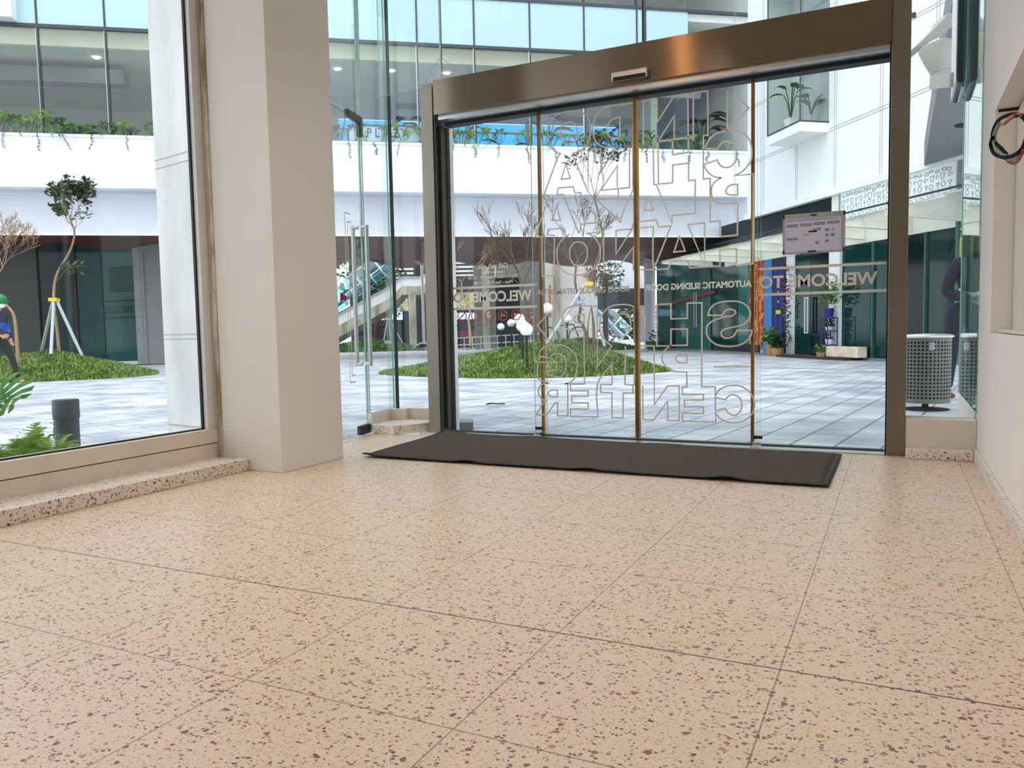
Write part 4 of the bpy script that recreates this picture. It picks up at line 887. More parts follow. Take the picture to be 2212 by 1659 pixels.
# leaves helper
def leafblob(mb, c, r, n, size, sc=(1, 1, 1), droop=0, seed=0):
    rnd = random.Random(seed); c = Vector(c)
    for i in range(n):
        d = Vector((rnd.gauss(0, 1), rnd.gauss(0, 1), rnd.gauss(0, 1))); d.normalize(); rr = r*rnd.random()**.45
        p = c+Vector((d.x*sc[0], d.y*sc[1], d.z*sc[2]))*rr
        a = Vector((rnd.uniform(-1, 1), rnd.uniform(-1, 1), rnd.uniform(-.6, .6)-droop)).normalized(); b = a.cross(Vector((rnd.uniform(-1, 1), rnd.uniform(-1, 1), 1))).normalized()
        s = size*rnd.uniform(.6, 1.3); mb.add([p, p+a*s*.5+b*s*.28, p+a*s, p+a*s*.5-b*s*.28], [(0, 1, 2, 3)])
def frond(mb, base, d, L, w, droop=.5, seg=6):
    d = Vector(d).normalized(); side = d.cross(Zv);
    if side.length < .1: side = Vector((1, 0, 0))
    side.normalize(); pts = []; p = Vector(base)
    for i in range(seg+1):
        t = i/seg; ww = w*math.sin(PI*min(1, .12+t*.9))**.8*(1 if t < 1 else 0); pts.append((p-side*ww/2, p+side*ww/2)); p = p+(d-Zv*droop*t).normalized()*L/seg
    vs_ = [q_ for a in pts for q_ in a]; mb.add(vs_, [(2*i, 2*i+1, 2*i+3, 2*i+2) for i in range(seg)])
# flower vine and pots by the door poster
fv = thing('flower_vine', 'climbing vine with red and lilac flowers beside the blue doorway poster', 'plant', tuple(RP(rs(1703, 700)[0], .02, 0)))
m_ = MB(); sx = rs(1705, 700)[0]
for k in range(26): z = .35+1.95*k/26; leafblob(m_, RP(sx+.05*math.sin(k*1.7), .05, z), .09, 12, .07, seed=k)
m_.build('foliage', 'leaf_dark', fv)
m_ = MB()
for k in range(9): z = 1.25+.07*k; leafblob(m_, RP(sx+.03*math.sin(k*2.1), .12, z), .05, 9, .05, seed=50+k)
m_.build('red_flowers', 'flower_red', fv)
m_ = MB()
for k in range(6): leafblob(m_, RP(sx+.02*math.sin(k), .12, .95+.06*k), .05, 8, .05, seed=80+k)
m_.build('lilac_flowers', 'flower_lilac', fv)
def potted(name, label, c, rp, hp_, mp_, ml, cr, n, ls, ch, seed, sc=(1, 1, 1.1)):
    t = thing(name, label, 'plant', tuple(c)); MB().lathe(c, [(rp*.75, 0), (rp, hp_), (rp*.9, hp_)], 16).build('pot', mp_, t)
    q_ = MB(); leafblob(q_, Vector(c)+Zv*ch, cr, n, ls, sc, seed=seed); q_.build('foliage', ml, t); return t
potted('potted_fern', 'bright green bushy fern in a tan pot below the flower vine', RP(rs(1688, 755)[0], .28, -.02), .15, .28, 'pot_tan', 'leaf', .26, 160, .14, .50, 11)
potted('potted_fern', 'low trailing plant in a tan box at the foot of the vine', RP(rs(1704, 755)[0]+.05, .34, -.02), .17, .22, 'pot_tan', 'leaf_dark', .22, 130, .13, .36, 12)
potted('potted_plant', 'dark seedlings in a green tub outside the far teal shop', RP(rs(1434, 757)[0], .35, -.02), .32, .30, 'pot_green', 'leaf_dark', .25, 50, .12, .50, 13)
# tiered plant stand
ps = thing('plant_stand', 'blue metal plant stand against the white post beside the glass shop', 'plant stand', tuple(RP(rs(1804, 765)[0], .2, -.02)))
m_ = MB(); s0_, s1_2 = rs(1799, 765)[0], rs(1813, 765)[0]
for s in (s0_, s1_2):
    for n in (.06, .30): m_.bar(RP(s, n, -.02), RP(s, n, .92), .022)
for z in (.28, .60, .90): rbox(m_, s0_, s1_2, .05, .31, z, z+.02)
m_.build('frame', 'blue_metal', ps)
smid = (s0_+s1_2)/2
potted('potted_shrub', 'tall leafy shrub in a navy pot on top of the plant stand', RP(smid, .18, .925), .11, .20, 'blue_metal', 'leaf', .24, 190, .11, .52, 21, (1, 1, 1.5))
potted('potted_plant', 'dark green plant in a white pot on the middle shelf of the stand', RP(smid, .18, .625), .09, .08, 'pot_white', 'leaf_dark', .12, 90, .08, .16, 22)
potted('potted_plant', 'small plant in a white pot on the lowest shelf of the stand', RP(smid, .18, .305), .09, .12, 'pot_white', 'leaf_dark', .10, 80, .07, .19, 23)
potted('potted_plant', 'grass tuft in a tan pot on the paving under the plant stand', RP(smid+.02, .40, -.02), .10, .16, 'pot_tan', 'leaf', .12, 80, .08, .22, 24)
bn = MB(); rbox(bn, rs(1812, 770)[0], rs(1882, 770)[0], .10, .34, .04, .27); solo(bn, 'timber_beam', 'beam_white', 'weathered white beam lying at the foot of the teal shopfront', 'beam', bevel=.01)
bp2 = MB(); rbox(bp2, rs(1715, 765)[0], rs(1812, 770)[0]+.9, .04, .5, -.02, .035); solo(bp2, 'timber_platform', 'bark_dark', 'low dark timber step along the shop doors', 'step')
pl2 = MB().lathe((-8.15, 28.15, -.02), [(.20, 0), (.20, 3.9)], 20)
for z in (.9, 1.7, 2.5, 3.3): pl2.lathe((-8.15, 28.15, z), [(.203, 0), (.203, .02)], 20)
solo(pl2, 'round_pillar', 'panel_grey', 'round white pillar at the corner of the far teal shop', 'pillar')

# concrete pilaster just outside the left window
pa, pbv = Vector((-5.264, 4.421, 0)), Vector((-4.72, 4.31, 0)); pd = (pbv-pa).normalized(); pn = Vector((pd.y, -pd.x, 0))
pc = MB(); pc.obox(pa, pd, pn, Zv, 0, .62, -.5, 0, .085, 6); pc.obox(pa, pd, pn, Zv, .0, .62, -.5, -.006, -.02, .085)
pc.cur = 1
for z in (.085, .765, .80, 2.10, 2.165): pc.obox(pa, pd, pn, Zv, 0, .62, 0, .002, z-.003, z+.003)
pc.cur = 0
solo(pc, 'concrete_pillar', ['pilaster', 'line_grey'], 'square pale concrete pillar with grooves just outside the left window', 'pillar')
# standpipe with tap
sp_ = at(141, 862, 4.5); sp_.z = -.02
t = thing('standpipe', 'capped grey standpipe with a small tap outside the left window', 'standpipe', tuple(sp_))
MB().lathe(sp_, [(.0645, 0), (.0645, .37)], 28).build('pipe', 'pipe_grey', t)
MB().lathe(sp_+Zv*.355, [(.0665, -.01), (.070, 0), (.070, .096), (.066, .104)], 28).build('cap', 'pipe_grey', t)
tp = sp_+(-RT*.075)+Zv*.27; m_ = MB(); m_.tube([sp_-RT*.06+Zv*.30, tp+Zv*.03, tp, tp-Zv*.04], .009, 8); m_.tube([tp+Zv*.03, tp+Zv*.06], .005, 6); m_.tube([tp-RT*.02+Zv*.055, tp+RT*.02+Zv*.065], .005, 6); m_.tube([tp-RT*.028-Zv*.01, tp+RT*.01-Zv*.01], .008, 6)
m_.build('tap', 'chrome', t)
# fern and monstera by the glass
def fern(c, n, L, seed, name, label, grp=None):
    rnd = random.Random(seed); m_ = MB()
    for i in range(n):
        az = rnd.uniform(0, 2*PI); el = rnd.uniform(.5, 1.3); d = Vector((math.cos(az)*math.cos(el), math.sin(az)*math.cos(el), math.sin(el))); p = Vector(c); ll = L*rnd.uniform(.6, 1); seg = 14
        side = d.cross(Zv).normalized()
        for k in range(seg):
            tt = k/seg; p = p+(d-Zv*tt*1.1).normalized()*ll/seg; w_ = .055*math.sin(PI*min(1, .2+tt*.85))
            for sg in (-1, 1): e = p+side*sg*w_+d*.01; m_.add([p, p+d*.008, e, p-d*.006], [(0, 1, 2, 3)])
    return solo(m_, name, 'leaf_light', label, 'plant', grp)
for i, (px, py, tt, L, s, lab) in enumerate(((10, 1010, 4.2, .32, 1, 'light green fern clump at the left edge outside the low window sill'), (62, 1005, 4.15, .30, 2, 'light green fern clump outside the window below the monstera leaf'), (118, 995, 4.1, .22, 3, 'small pale fern sprig at the foot of the grey standpipe'))):
    p = at(px, py, tt); fern(p, 26 if i < 2 else 12, L, s, 'fern', lab)
gb_ = MB(); p0 = at(60, 1030, 4.3); gb_.box(-4.6, -3.78, 1.4, 2.95, -.02, max(.02, .03)); solo(gb_, 'planting_bed', 'soil_green', 'planted bed outside the left window under the ferns', 'planter')
mo = thing('monstera', 'large split monstera leaf at the left edge outside the window', 'plant', tuple(at(-5, 960, 4.25)))
def mleaf(mb, c, ax, up_, L, Wd, lobes=7):
    c = Vector(c); ax = Vector(ax).normalized(); up_ = Vector(up_); sd = ax.cross(up_).normalized()
    for sg in (-1, 1):
        for k in range(lobes):
            t0 = k/lobes; t1 = (k+.9)/lobes; ang = .9+.9*(1-t0)
            ca, sa = math.cos(ang), math.sin(ang); w0 = Wd*math.sin(PI*(.12+t0*.8)); w1 = Wd*math.sin(PI*(.12+t1*.8))
            b0 = c+ax*L*t0; b1 = c+ax*L*t1; e0 = b0+(ax*ca+sd*sg*sa)*w0; e1 = b1+(ax*ca+sd*sg*sa)*w1
            mm0 = b0*.5+e0*.5+up_*.012; mm1 = b1*.5+e1*.5+up_*.012
            mb.add([b0, b1, mm1, mm0], [(0, 1, 2, 3)]); mb.add([mm0, mm1, e1, e0], [(0, 1, 2, 3)])
m_ = MB(); c_ = at(-12, 832, 4.25); mleaf(m_, c_, RT*.75-UP*.55, -FW*.7+UP*.5, .15, .15, 6); m_.build('leaf_blade', 'leaf_monstera', mo)
m_ = MB(); c_ = at(-14, 838, 4.22); mleaf(m_, c_, RT*.35-UP*.8, -FW*.7+UP*.4, .12, .06, 5); m_.build('leaf_blade', 'leaf_monstera', mo)
m_ = MB().tube([at(-5, 960, 4.25), at(-25, 890, 4.25), at(-12, 836, 4.25)], .006, 6); m_.build('stem', 'leaf', mo)

# ------------------------------------------------------------------ grass mounds
def mound(name, label, c, rx, ry, rot, peak, h, n_blades, bl, seed, m='grass_blade', power=1.15):
    """bank of turf: bumpy soil rising to a peak and the grass that grows on it"""
    c = Vector(c); peak = Vector((peak[0], peak[1], 0)); rnd = random.Random(seed); ca, sa = math.cos(rot), math.sin(rot)
    def pos(r, a):
        w_ = 1+.05*math.sin(2*a+seed)+.03*math.sin(5*a+seed*2); x, y = rx*w_*math.cos(a), ry*w_*math.sin(a)
        e = Vector((c.x+x*ca-y*sa, c.y+x*sa+y*ca, 0)); q_ = peak.lerp(e, r)
        t = 1-r; z = h*(t**power*(1.25-.25*t)); z += .03*noise.noise(Vector((q_.x*1.5, q_.y*1.5, seed)))*min(1, t*5)
        return Vector((q_.x, q_.y, max(-.025, c.z+z)))
    mb = MB(); mb.sm = True; nr, na = 14, 64; vs_ = [pos(0, 0)]; fs_ = []
    for i in range(1, nr+1):
        for k in range(na): vs_.append(pos(i/nr, 2*PI*k/na))
    for k in range(na): fs_.append((0, 1+k, 1+(k+1) % na))
    for i in range(nr-1):
        for k in range(na): a = 1+i*na+k; b = 1+i*na+(k+1) % na; fs_.append((a, a+na, b+na, b))
    mb.add(vs_, fs_); mb.sm = False; mb.cur = 1
    for i in range(n_blades):
        r = math.sqrt(rnd.random()); a = rnd.uniform(0, 2*PI); p = pos(r, a); d = Vector((rnd.uniform(-.9, .9), rnd.uniform(-.9, .9), .8)).normalized(); w_ = Vector((-d.y, d.x, 0)); w_ = (w_.normalized() if w_.length > .05 else Vector((1, 0, 0)))*bl*.2
        L = bl*rnd.uniform(.5, 1.2); mb.add([p-w_-Zv*.01, p+w_-Zv*.01, p+d*L], [(0, 1, 2)])
    o = mb.build(name, ['soil_green', m]); return tag(o, label, 'grass mound')
pk = at(1215, 740, 14.6); mound('grass_mound', 'large grass mound with globe lamps in the middle of the plaza', (-6.6, 13.75, -.02), 2.95, 2.1, .12, pk, .60, 34000, .07, 4)
pk = at(112, 757, 17.3); mound('grass_mound', 'grass mound on the left behind the walking courier', (-16.45, 10.25, -.02), 2.6, 2.3, .6, pk, .52, 30000, .08, 2)
mound('grass_mound', 'distant low grass mound behind the swing door glass', (-20.3, 27.6, -.02), 2.9, 1.6, .45, (-20.6, 27.9), .50, 6000, .12, 5, 'grass_far')
mound('grass_mound', 'distant grass bank between the centre mound and the round pillar', (-10.4, 27.3, -.02), 2.1, 1.4, .5, (-10.6, 27.6), .42, 6000, .12, 6, 'grass_far')
def ground_h(px, py, t): return at(px, py, t)

# ------------------------------------------------------------------ trees
def tubes_tree(mb, p, d, L, r, depth, rnd, spread, tips, curl=.25, shrink=.74, kids=(2, 4)):
    pts = [Vector(p)]; q_ = Vector(p); dd = Vector(d).normalized(); seg = 4
    for i in range(seg):
        dd = (dd+Vector((rnd.uniform(-1, 1), rnd.uniform(-1, 1), rnd.uniform(-.3, .5)))*curl).normalized(); q_ = q_+dd*L/seg; pts.append(q_.copy())
    mb.tube(pts, [max(.003, r*(1-.35*i/seg)) for i in range(seg+1)], 4 if r < .012 else 6)
    if depth == 0: tips.append(q_); return
    for k in range(rnd.randint(*kids)):
        nd = (dd+Vector((rnd.uniform(-1, 1), rnd.uniform(-1, 1), rnd.uniform(-.1, .8)))*spread).normalized()
        tubes_tree(mb, pts[-1] if k else pts[-2], nd, L*shrink*rnd.uniform(.75, 1.15), r*.62, depth-1, rnd, spread, tips, curl, shrink, kids)
def tree(name, label, pix, t, r0, crown, seed, m='bark', leaves=None, grp=None):
    """pix: trunk bends measured on the survey, crown: list of (index, length, depth)"""
    rnd = random.Random(seed); pts = [at(a, b, t) for a, b in pix]; root = thing(name, label, 'tree', tuple(pts[0]), grp)
    mb = MB(); fine = []
    for i in range(len(pts)-1):
        p0 = pts[max(i-1, 0)]; p1 = pts[i]; p2 = pts[i+1]; p3 = pts[min(i+2, len(pts)-1)]
        for k in range(4): tt = k/4; fine.append(.5*((2*p1)+(p2-p0)*tt+(2*p0-5*p1+4*p2-p3)*tt*tt+(3*p1-p0-3*p2+p3)*tt**3))
    fine.append(pts[-1]); n = len(fine); mb.tube([fine[0]-Zv*.1]+fine[1:], [r0*(1-.55*i/(n-1)) for i in range(n)], 9); mb.build('trunk', m, root)
    tips = []; cb_ = MB()
    for idx, L, dep, spread, cnt in crown:
        base = pts[idx]
        for k in range(cnt):
            d = Vector((rnd.uniform(-1, 1), rnd.uniform(-1, 1), rnd.uniform(.5, 1.6))); tubes_tree(cb_, base, d, L, r0*.26, dep+1, rnd, spread, tips)
    if cb_.v: cb_.build('branches', m, root)
    if leaves:
        lm, n_, size, rr, frac = leaves; lb = MB()
        for tp_ in tips:
            if rnd.random() < frac: leafblob(lb, tp_, rr, n_, size, seed=rnd.randint(0, 9999))
        lb.build('leaves', lm, root)
    return root
tl = tree('young_tree', 'slender leafy tree held by a tripod of grey stakes on the left mound', [(128, 762), (124, 720), (116, 640), (124, 590), (150, 545), (161, 505), (154, 480)], 17.3, .036, [(6, .34, 2, .30, 3), (5, .3, 1, .5, 2)], 5, 'bark_pale', ('leaf_olive', 12, .13, .13, .8))
lb_ = MB(); leafblob(lb_, at(160, 575, 17.3), .28, 60, .13, (1.2, 1, .5), seed=3); lb_.tube([at(122, 610, 17.3), at(140, 585, 17.3), at(158, 570, 17.3)], .012, 5); lb_.build('leaves', 'leaf_olive', tl)
def stakes(label, top, feet, t, r, tf=None):
    root = thing('tree_stake_tripod', label, 'tree support', tuple(at(top[0], top[1], t)))
    for i, f in enumerate(feet): MB().tube([at(top[0]+(f[0]-top[0])*.08, top[1], t), at(f[0], f[1], (tf or [t]*9)[i])], r, 8).build('stake', 'stake_grey', root)
    c_ = at(top[0], top[1], t); MB().obox(c_, RT, FW, UP, -.09*t/17, .09*t/17, -.07, .07, -.035, .04).build('clamp', 'stake_clamp', root); return root
stakes('grey metal tripod with yellow clamp around the left leafy tree', (117, 648), [(90, 758), (110, 766), (178, 770)], 17.2, .035, [17.6, 16.4, 17.2])
tree('bare_tree', 'bare tree with a bent pale trunk at the left edge behind the courier', [(39, 772), (33, 700), (27, 675), (10, 655), (-15, 630)], 15.8, .036, [(3, .5, 2, .6, 1)], 9, 'bark_pale')
tb2 = tree('bare_tree', 'bare twiggy crown of a tree cut by the left picture edge', [(-30, 640), (-10, 600), (5, 580)], 15.5, .03, [(2, .38, 3, .6, 4)], 19, 'bark_pale')
tree('bare_tree', 'bare crooked tree on the centre mound beside the steel seam of the glass door', [(1266, 748), (1265, 722), (1258, 700), (1250, 690), (1254, 660), (1243, 615), (1244, 580), (1249, 562)], 14.4, .033, [(7, .46, 3, .42, 4), (6, .4, 3, .5, 1)], 21, 'bark', ('black_metal', 2, .05, .05, .10))
tree('tall_tree', 'tall leafy tree leaning on a stake at the right of the centre mound', [(1283, 748), (1282, 700), (1278, 640), (1277, 608), (1290, 560), (1302, 515), (1294, 470), (1285, 430)], 14.2, .030, [(7, .42, 2, .28, 4)], 33, 'bark', ('leaf_dark', 7, .09, .10, .5))
stakes('grey metal stakes with yellow clamp propping the tree on the centre mound', (1271, 614), [(1181, 742), (1306, 748), (1287, 700)], 14.2, .032)
tree('bare_tree', 'small bare tree at the left end of the centre mound', [(1016, 738), (1014, 705), (1012, 690), (1015, 670), (1000, 640), (997, 610)], 18.5, .034, [(5, .42, 2, .4, 3), (4, .4, 2, .45, 2)], 41, 'bark_pale')
tree('bare_tree', 'bare brown tree leaning left behind the globe lamps', [(1160, 732), (1148, 700), (1137, 655), (1128, 620), (1118, 590)], 17.5, .042, [(4, .52, 3, .42, 4), (3, .5, 3, .5, 2)], 47, 'bark')
tree('bare_tree', 'thin bare sapling right of the propped tree', [(1271, 738), (1270, 700), (1278, 660)], 15.5, .016, [(2, .3, 3, .5, 3)], 52, 'bark')
bg_ = MB(); leafblob(bg_, at(1254, 657, 14.3), .07, 14, .14, seed=6); solo(bg_, 'white_wrap', 'white_bag', 'crumpled pale wrap tied round the crooked bare trunk', 'wrap')

# ------------------------------------------------------------------ globe lamps on the mound
def globe_lamp(px, py, r, base, t, label):
    root = thing('globe_lamp', label, 'garden lamp', tuple(at(px, base, t))); c_ = at(px, py, t); R_w = r/FPX*t; foot = at(px, base, t)
    MB().ball(c_, R_w).build('globe', 'globe', root)
    MB().lathe((c_.x, c_.y, c_.z-R_w*1.05), [(R_w*.55, 0), (R_w*.6, R_w*.16)], 16).build('collar', 'black_metal', root)
    MB().tube([(c_.x, c_.y, c_.z-R_w), (c_.x, c_.y, foot.z-.25)], R_w*.21, 8).build('pole', 'black_metal', root)
globe_lamp(1137, 712, 14.5, 762, 12.9, 'white globe lamp on black pole nearest the glass, lowest of the cluster')
globe_lamp(1128, 704, 13.5, 752, 13.8, 'white globe lamp partly hidden behind the lowest one of the cluster')
globe_lamp(1122, 690, 12, 748, 14.4, 'white globe lamp highest at the back of the cluster')
globe_lamp(1104, 698, 8.5, 742, 14.8, 'small white globe lamp left of the cluster')
globe_lamp(1082, 706, 8, 735, 15.6, 'small white globe lamp furthest left on the mound')
globe_lamp(1182, 667, 12.5, 737, 14.6, 'white globe lamp just right of the left brass door edge')
globe_lamp(1225, 689, 9.5, 734, 15.2, 'white globe lamp in front of the pale block wall')

# ------------------------------------------------------------------ through the passage: street side
def slab(px0, py0, px1, py1, t, m, name, label, cat, th=.3, grp=None, kind=None):
    a = at(px0, py1, t); b = at(px1, py1, t); c_ = at(px0, py0, t); mb = MB(); d = (b-a); d.z = 0; L = d.length; d.normalize(); n = Vector((-d.y, d.x, 0))
    mb.obox((a.x, a.y, 0), d, n, Zv, 0, L, 0, th, a.z, c_.z); return solo(mb, name, m, label, cat, grp)
slab(1183, 545, 1292, 752, 35, 'pale_blocks', 'block_wall', 'tall pale block wall behind the bare trees', 'wall', 1.0)
slab(1198, 560, 1212, 752, 34.6, 'stained_concrete', 'concrete_column', 'slim concrete column with bolts left of the pale block wall', 'column', .3)
slab(1125, 560, 1188, 752, 36, 'grey_wall', 'grey_facade', 'grey slatted facade behind the orange banner', 'facade', .5)
slab(955, 600, 1130, 752, 39, 'night', 'dark_building', 'dark glass building behind the opening hours lettering', 'building', 4)
slab(1070, 566, 1130, 599, 37.5, 'grey_wall', 'grey_upper_wall', 'grey upper wall above the dark glass building', 'wall', 1)
cc = thing('concrete_column', 'broad stained concrete column behind the bare trees at left of the mound', 'column', tuple(at(1060, 752, 30)))
for a_, b_, mm, tt in ((1026, 1044, 'grey_wall', 34.2), (1044, 1060, 'stained_concrete', 34), (1060, 1072, 'grey_wall', 34.1)):
    p, q_ = at(a_, 752, tt), at(b_, 752, tt); m_ = MB(); d = q_-p; d.z = 0; m_.obox((p.x, p.y, 0), d.normalized(), Vector((-d.normalized().y, d.normalized().x, 0)), Zv, 0, d.length, 0, .5, -.02, at(a_, 570, tt).z); m_.build('shaft', mm, cc)
slab(979, 632, 1030, 668, 38.7, 'gold_wall', 'mural_panel', 'mottled golden mural panel on the dark building left', 'mural', .1)
slab(1186, 616, 1191, 686, 34.4, 'orange', 'orange_banner', 'narrow orange banner on the grey facade', 'banner', .05)
slab(982, 676, 1025, 690, 38.6, 'sky_glow', 'light_strip', 'pale lit glazing strip low on the dark building', 'window', .05)
slab(982, 715, 1030, 730, 38.5, 'red_sign', 'shop_strip', 'dim red shop strip behind the white railing', 'shop', .05)
slab(760, 560, 965, 752, 60, 'night', 'street_building', 'dark street building beyond the staircase', 'building', 6)
slab(800, 674, 868, 692, 59, 'sky_glow', 'street_awning', 'pale blue awning of a shop across the street', 'awning', .5)  # glows evenly by itself in place of daylight falling on it
slab(800, 692, 868, 742, 59.3, 'dark_wall', 'street_shop', 'dim shop front under the pale blue awning', 'shop', .5)
slab(858, 640, 882, 672, 59.6, 'gold_wall', 'gold_screen', 'golden screen panel beside the staircase column', 'screen', .3)
for k in range(6): slab(846, 571+k*9, 893, 575+k*9, 59.5, 'panel_white', 'louvre', 'white horizontal louvre blade above the stair landing', 'louvre', .4, 'louvre blades above the stair landing')
slab(955, 552, 1040, 602, 40.2, 'dark_wall', 'far_dark_wall', 'dark wall behind the pale louvres at far left of the door glass', 'wall', .3)  # plain wall slab in one even dark colour
for k in range(4): slab(975, 566+k*9, 1026, 570+k*9, 39.6, 'panel_white', 'louvre', 'white louvre blade above the dark glass building', 'louvre', .3, 'louvre blades above the dark glass building')
# pale roof plane seen under the passage on the right, and the far glass tube
rf = MB(); a_, b_, c_, d_ = at(1318, 634, 34), at(1402, 566, 30), at(1420, 566, 26), at(1420, 640, 30)
rf.add([at(1312, 596, 40), at(1345, 634, 40), at(1410, 634, 34), at(1410, 565, 34), at(1400, 560, 34)], [(0, 1, 2, 3, 4)]); rf.add([at(1312, 596, 40.5), at(1345, 634, 40.5), at(1410, 634, 34.5), at(1410, 565, 34.5), at(1400, 560, 34.5)], [(0, 1, 2, 3, 4)])
slab(1318, 566, 1412, 627, 42, 'panel_grey', 'white_beam_wall', 'pale sloping beam wall seen under the timber soffit at right', 'wall', .6)
slab(1286, 625, 1412, 668, 41.5, 'night', 'far_dark_wall', 'dark wall band under the pale beam wall', 'wall', .6)  # wall band of a single dark colour
slab(1372, 660, 1412, 740, 41, 'grey_wall', 'grey_end_wall', 'grey end wall left of the round pillar', 'wall', .6)
def tube_bridge(name, label, p0, p1, r, ribs):
    root = thing(name, label, 'glass tube bridge', tuple(p0)); d = (p1-p0); L = d.length; d.normalize()
    m_ = MB(); n = 18; x = d.cross(Zv).normalized(); y = x.cross(d); vs_ = []
    for q_ in (p0, p1): vs_ += [q_+(x*math.cos(2*PI*k/n)+y*math.sin(2*PI*k/n))*r for k in range(n)]
    m_.sm = True; m_.add(vs_, [(k, (k+1) % n, n+(k+1) % n, n+k) for k in range(n)]); m_.build('glass_shell', 'glass_tube', root)
    for k in range(ribs+1):
        c_ = p0+d*L*k/ribs; rb = MB(); rb.tube([c_+(x*math.cos(2*PI*j/n)+y*math.sin(2*PI*j/n))*r*1.02 for j in range(n+1)], r*.05, 5, False); rb.build('rib', 'panel_white', root)
    m_ = MB(); m_.bar(p0-y*r*.5, p1-y*r*.5, r*1.5, r*.12); m_.build('deck', 'panel_grey', root)
    for sg in (-1, 1): m_ = MB(); m_.tube([p0+x*sg*r*.95-y*r*.3, p1+x*sg*r*.95-y*r*.3], r*.05, 5); m_.build('rail', 'panel_white', root)
tube_bridge('glass_tube_bridge', 'sloping cyan glass tube escalator rising above the concrete staircase', at(715, 655, 44), at(860, 545, 44), .62, 7)
tube_bridge('glass_tube_bridge', 'far cyan glass tube descending behind the centre mound trees', at(1283, 652, 46), at(1352, 722, 46), .50, 3)
# staircase
st = thing('concrete_staircase', 'stained concrete staircase with white parapet rising to a landing', 'staircase', tuple(at(900, 752, 36)))
def ribbon(mb, pix_top, pix_bot, t, th):
    tp_ = [at(a_, b_, t) for a_, b_ in pix_top]; bt_ = [at(a_, b_, t) for a_, b_ in pix_bot]; back = FW*th
    for i in range(len(tp_)-1):
        v = [tp_[i], tp_[i+1], bt_[i+1], bt_[i]]; v += [q_+back for q_ in v]; mb.add(v, [(0, 1, 2, 3), (7, 6, 5, 4), (0, 4, 5, 1), (1, 5, 6, 2), (2, 6, 7, 3), (3, 7, 4, 0)])
m_ = MB(); ribbon(m_, [(715, 686), (840, 618), (868, 597), (908, 597), (960, 570)], [(715, 712), (840, 645), (868, 618), (908, 618), (960, 594)], 36, .25); m_.build('parapet', 'panel_white', st)
m_ = MB(); ribbon(m_, [(715, 712), (840, 645), (868, 618), (908, 618), (960, 594)], [(715, 738), (840, 668), (868, 637), (908, 637), (960, 622)], 36, 1.6); m_.build('stair_beam', 'stained_concrete', st)
m_ = MB(); ribbon(m_, [(715, 684), (840, 616), (868, 595), (908, 595), (960, 568)], [(715, 686), (840, 618), (868, 597), (908, 597), (960, 570)], 35.9, .06); m_.build('handrail', 'mullion', st)
p = at(893, 745, 36); MB().lathe((p.x, p.y, -.60), [(.17, 0), (.17, at(893, 630, 36).z+.6)], 16).build('column', 'stained_concrete', st)
p = at(916, 750, 34); solo(MB().lathe((p.x, p.y, -.60), [(.06, 0), (.06, 4.8)], 12), 'street_post', 'aluminium', 'slim pale segmented post beside the staircase column', 'post')
mg = MB(); mg.add([at(735, 632, 30), at(759, 645, 30), at(735, 651, 30), at(735, 632, 30.3), at(759, 645, 30.3), at(735, 651, 30.3)], [(0, 1, 2), (5, 4, 3), (0, 3, 4, 1), (1, 4, 5, 2), (2, 5, 3, 0)]); solo(mg, 'magenta_pennant', 'magenta', 'magenta triangular pennant behind the door handle', 'pennant')
# car
cr = thing('parked_car', 'silver parked car behind the concrete staircase column', 'car', tuple(at(905, 752, 33)))
co_ = at(868, 753, 33); co_.z = -.60; cd = RT.copy(); cd.z = 0; cd.normalize(); cn_ = Vector((-cd.y, cd.x, 0))
def cprof(pts, w0, w1, m, nm):
    mb = MB(); vs_ = [co_+cd*x+cn_*w0+Zv*z for x, z in pts]+[co_+cd*x+cn_*w1+Zv*z for x, z in pts]; n = len(pts)
    mb.add(vs_, [tuple(range(n)), tuple(range(n, 2*n))[::-1]]+[(i, (i+1) % n, n+(i+1) % n, n+i) for i in range(n)]); return mb.build(nm, m, cr, .03)
cprof([(-.15, .2), (-.18, .48), (.05, .62), (.4, .68), (.75, .9), (1.4, .93), (1.95, .68), (2.5, .56), (2.65, .4), (2.6, .2)], 0, 1.3, 'car_silver', 'body')
cprof([(.48, .68), (.78, .85), (1.36, .87), (1.82, .68)], -.01, 1.31, 'car_glass', 'window_glass')
for x in (.35, 2.05):
    for w_ in (-.02, 1.2): MB().lathe(co_+cd*x+cn_*w_+Zv*.2, [(.22, 0), (.22, .14)], 16, axis=cn_).build('wheel', 'rubber', cr)
rlg = MB()
for z in (.30, .55, .80): rlg.tube([at(985, 730, 27)*1, at(1070, 727, 27)], .001, 4) if False else None
pA, pB = at(985, 742, 27), at(1182, 728, 27)
for z in (.28, .52): rlg.tube([(pA.x, pA.y, z), (pB.x, pB.y, z+.12)], .022, 6)
for k in range(12): f = k/11; q_ = pA.lerp(pB, f); rlg.tube([(q_.x, q_.y, -.02), (q_.x, q_.y, .52+.12*f)], .016, 5)
solo(rlg, 'metal_railing', 'panel_white', 'thin white metal railing behind the centre mound', 'railing')
bk2 = thing('bicycle', 'dark bicycle parked behind the mound near the globe lamp', 'bicycle', tuple(at(1218, 735, 24)))
bc = at(1218, 728, 24)
for sg in (-.45, .45):
    c_ = bc+cd*sg; MB().tube([c_+(cd*math.cos(k*PI/8)+Zv*math.sin(k*PI/8))*.3 for k in range(17)], .02, 5, False).build('wheel', 'black_metal', bk2)
MB().tube([bc-cd*.45, bc+Zv*.35-cd*.15, bc+Zv*.38+cd*.3, bc+cd*.45], .02, 5).build('frame', 'black_metal', bk2)
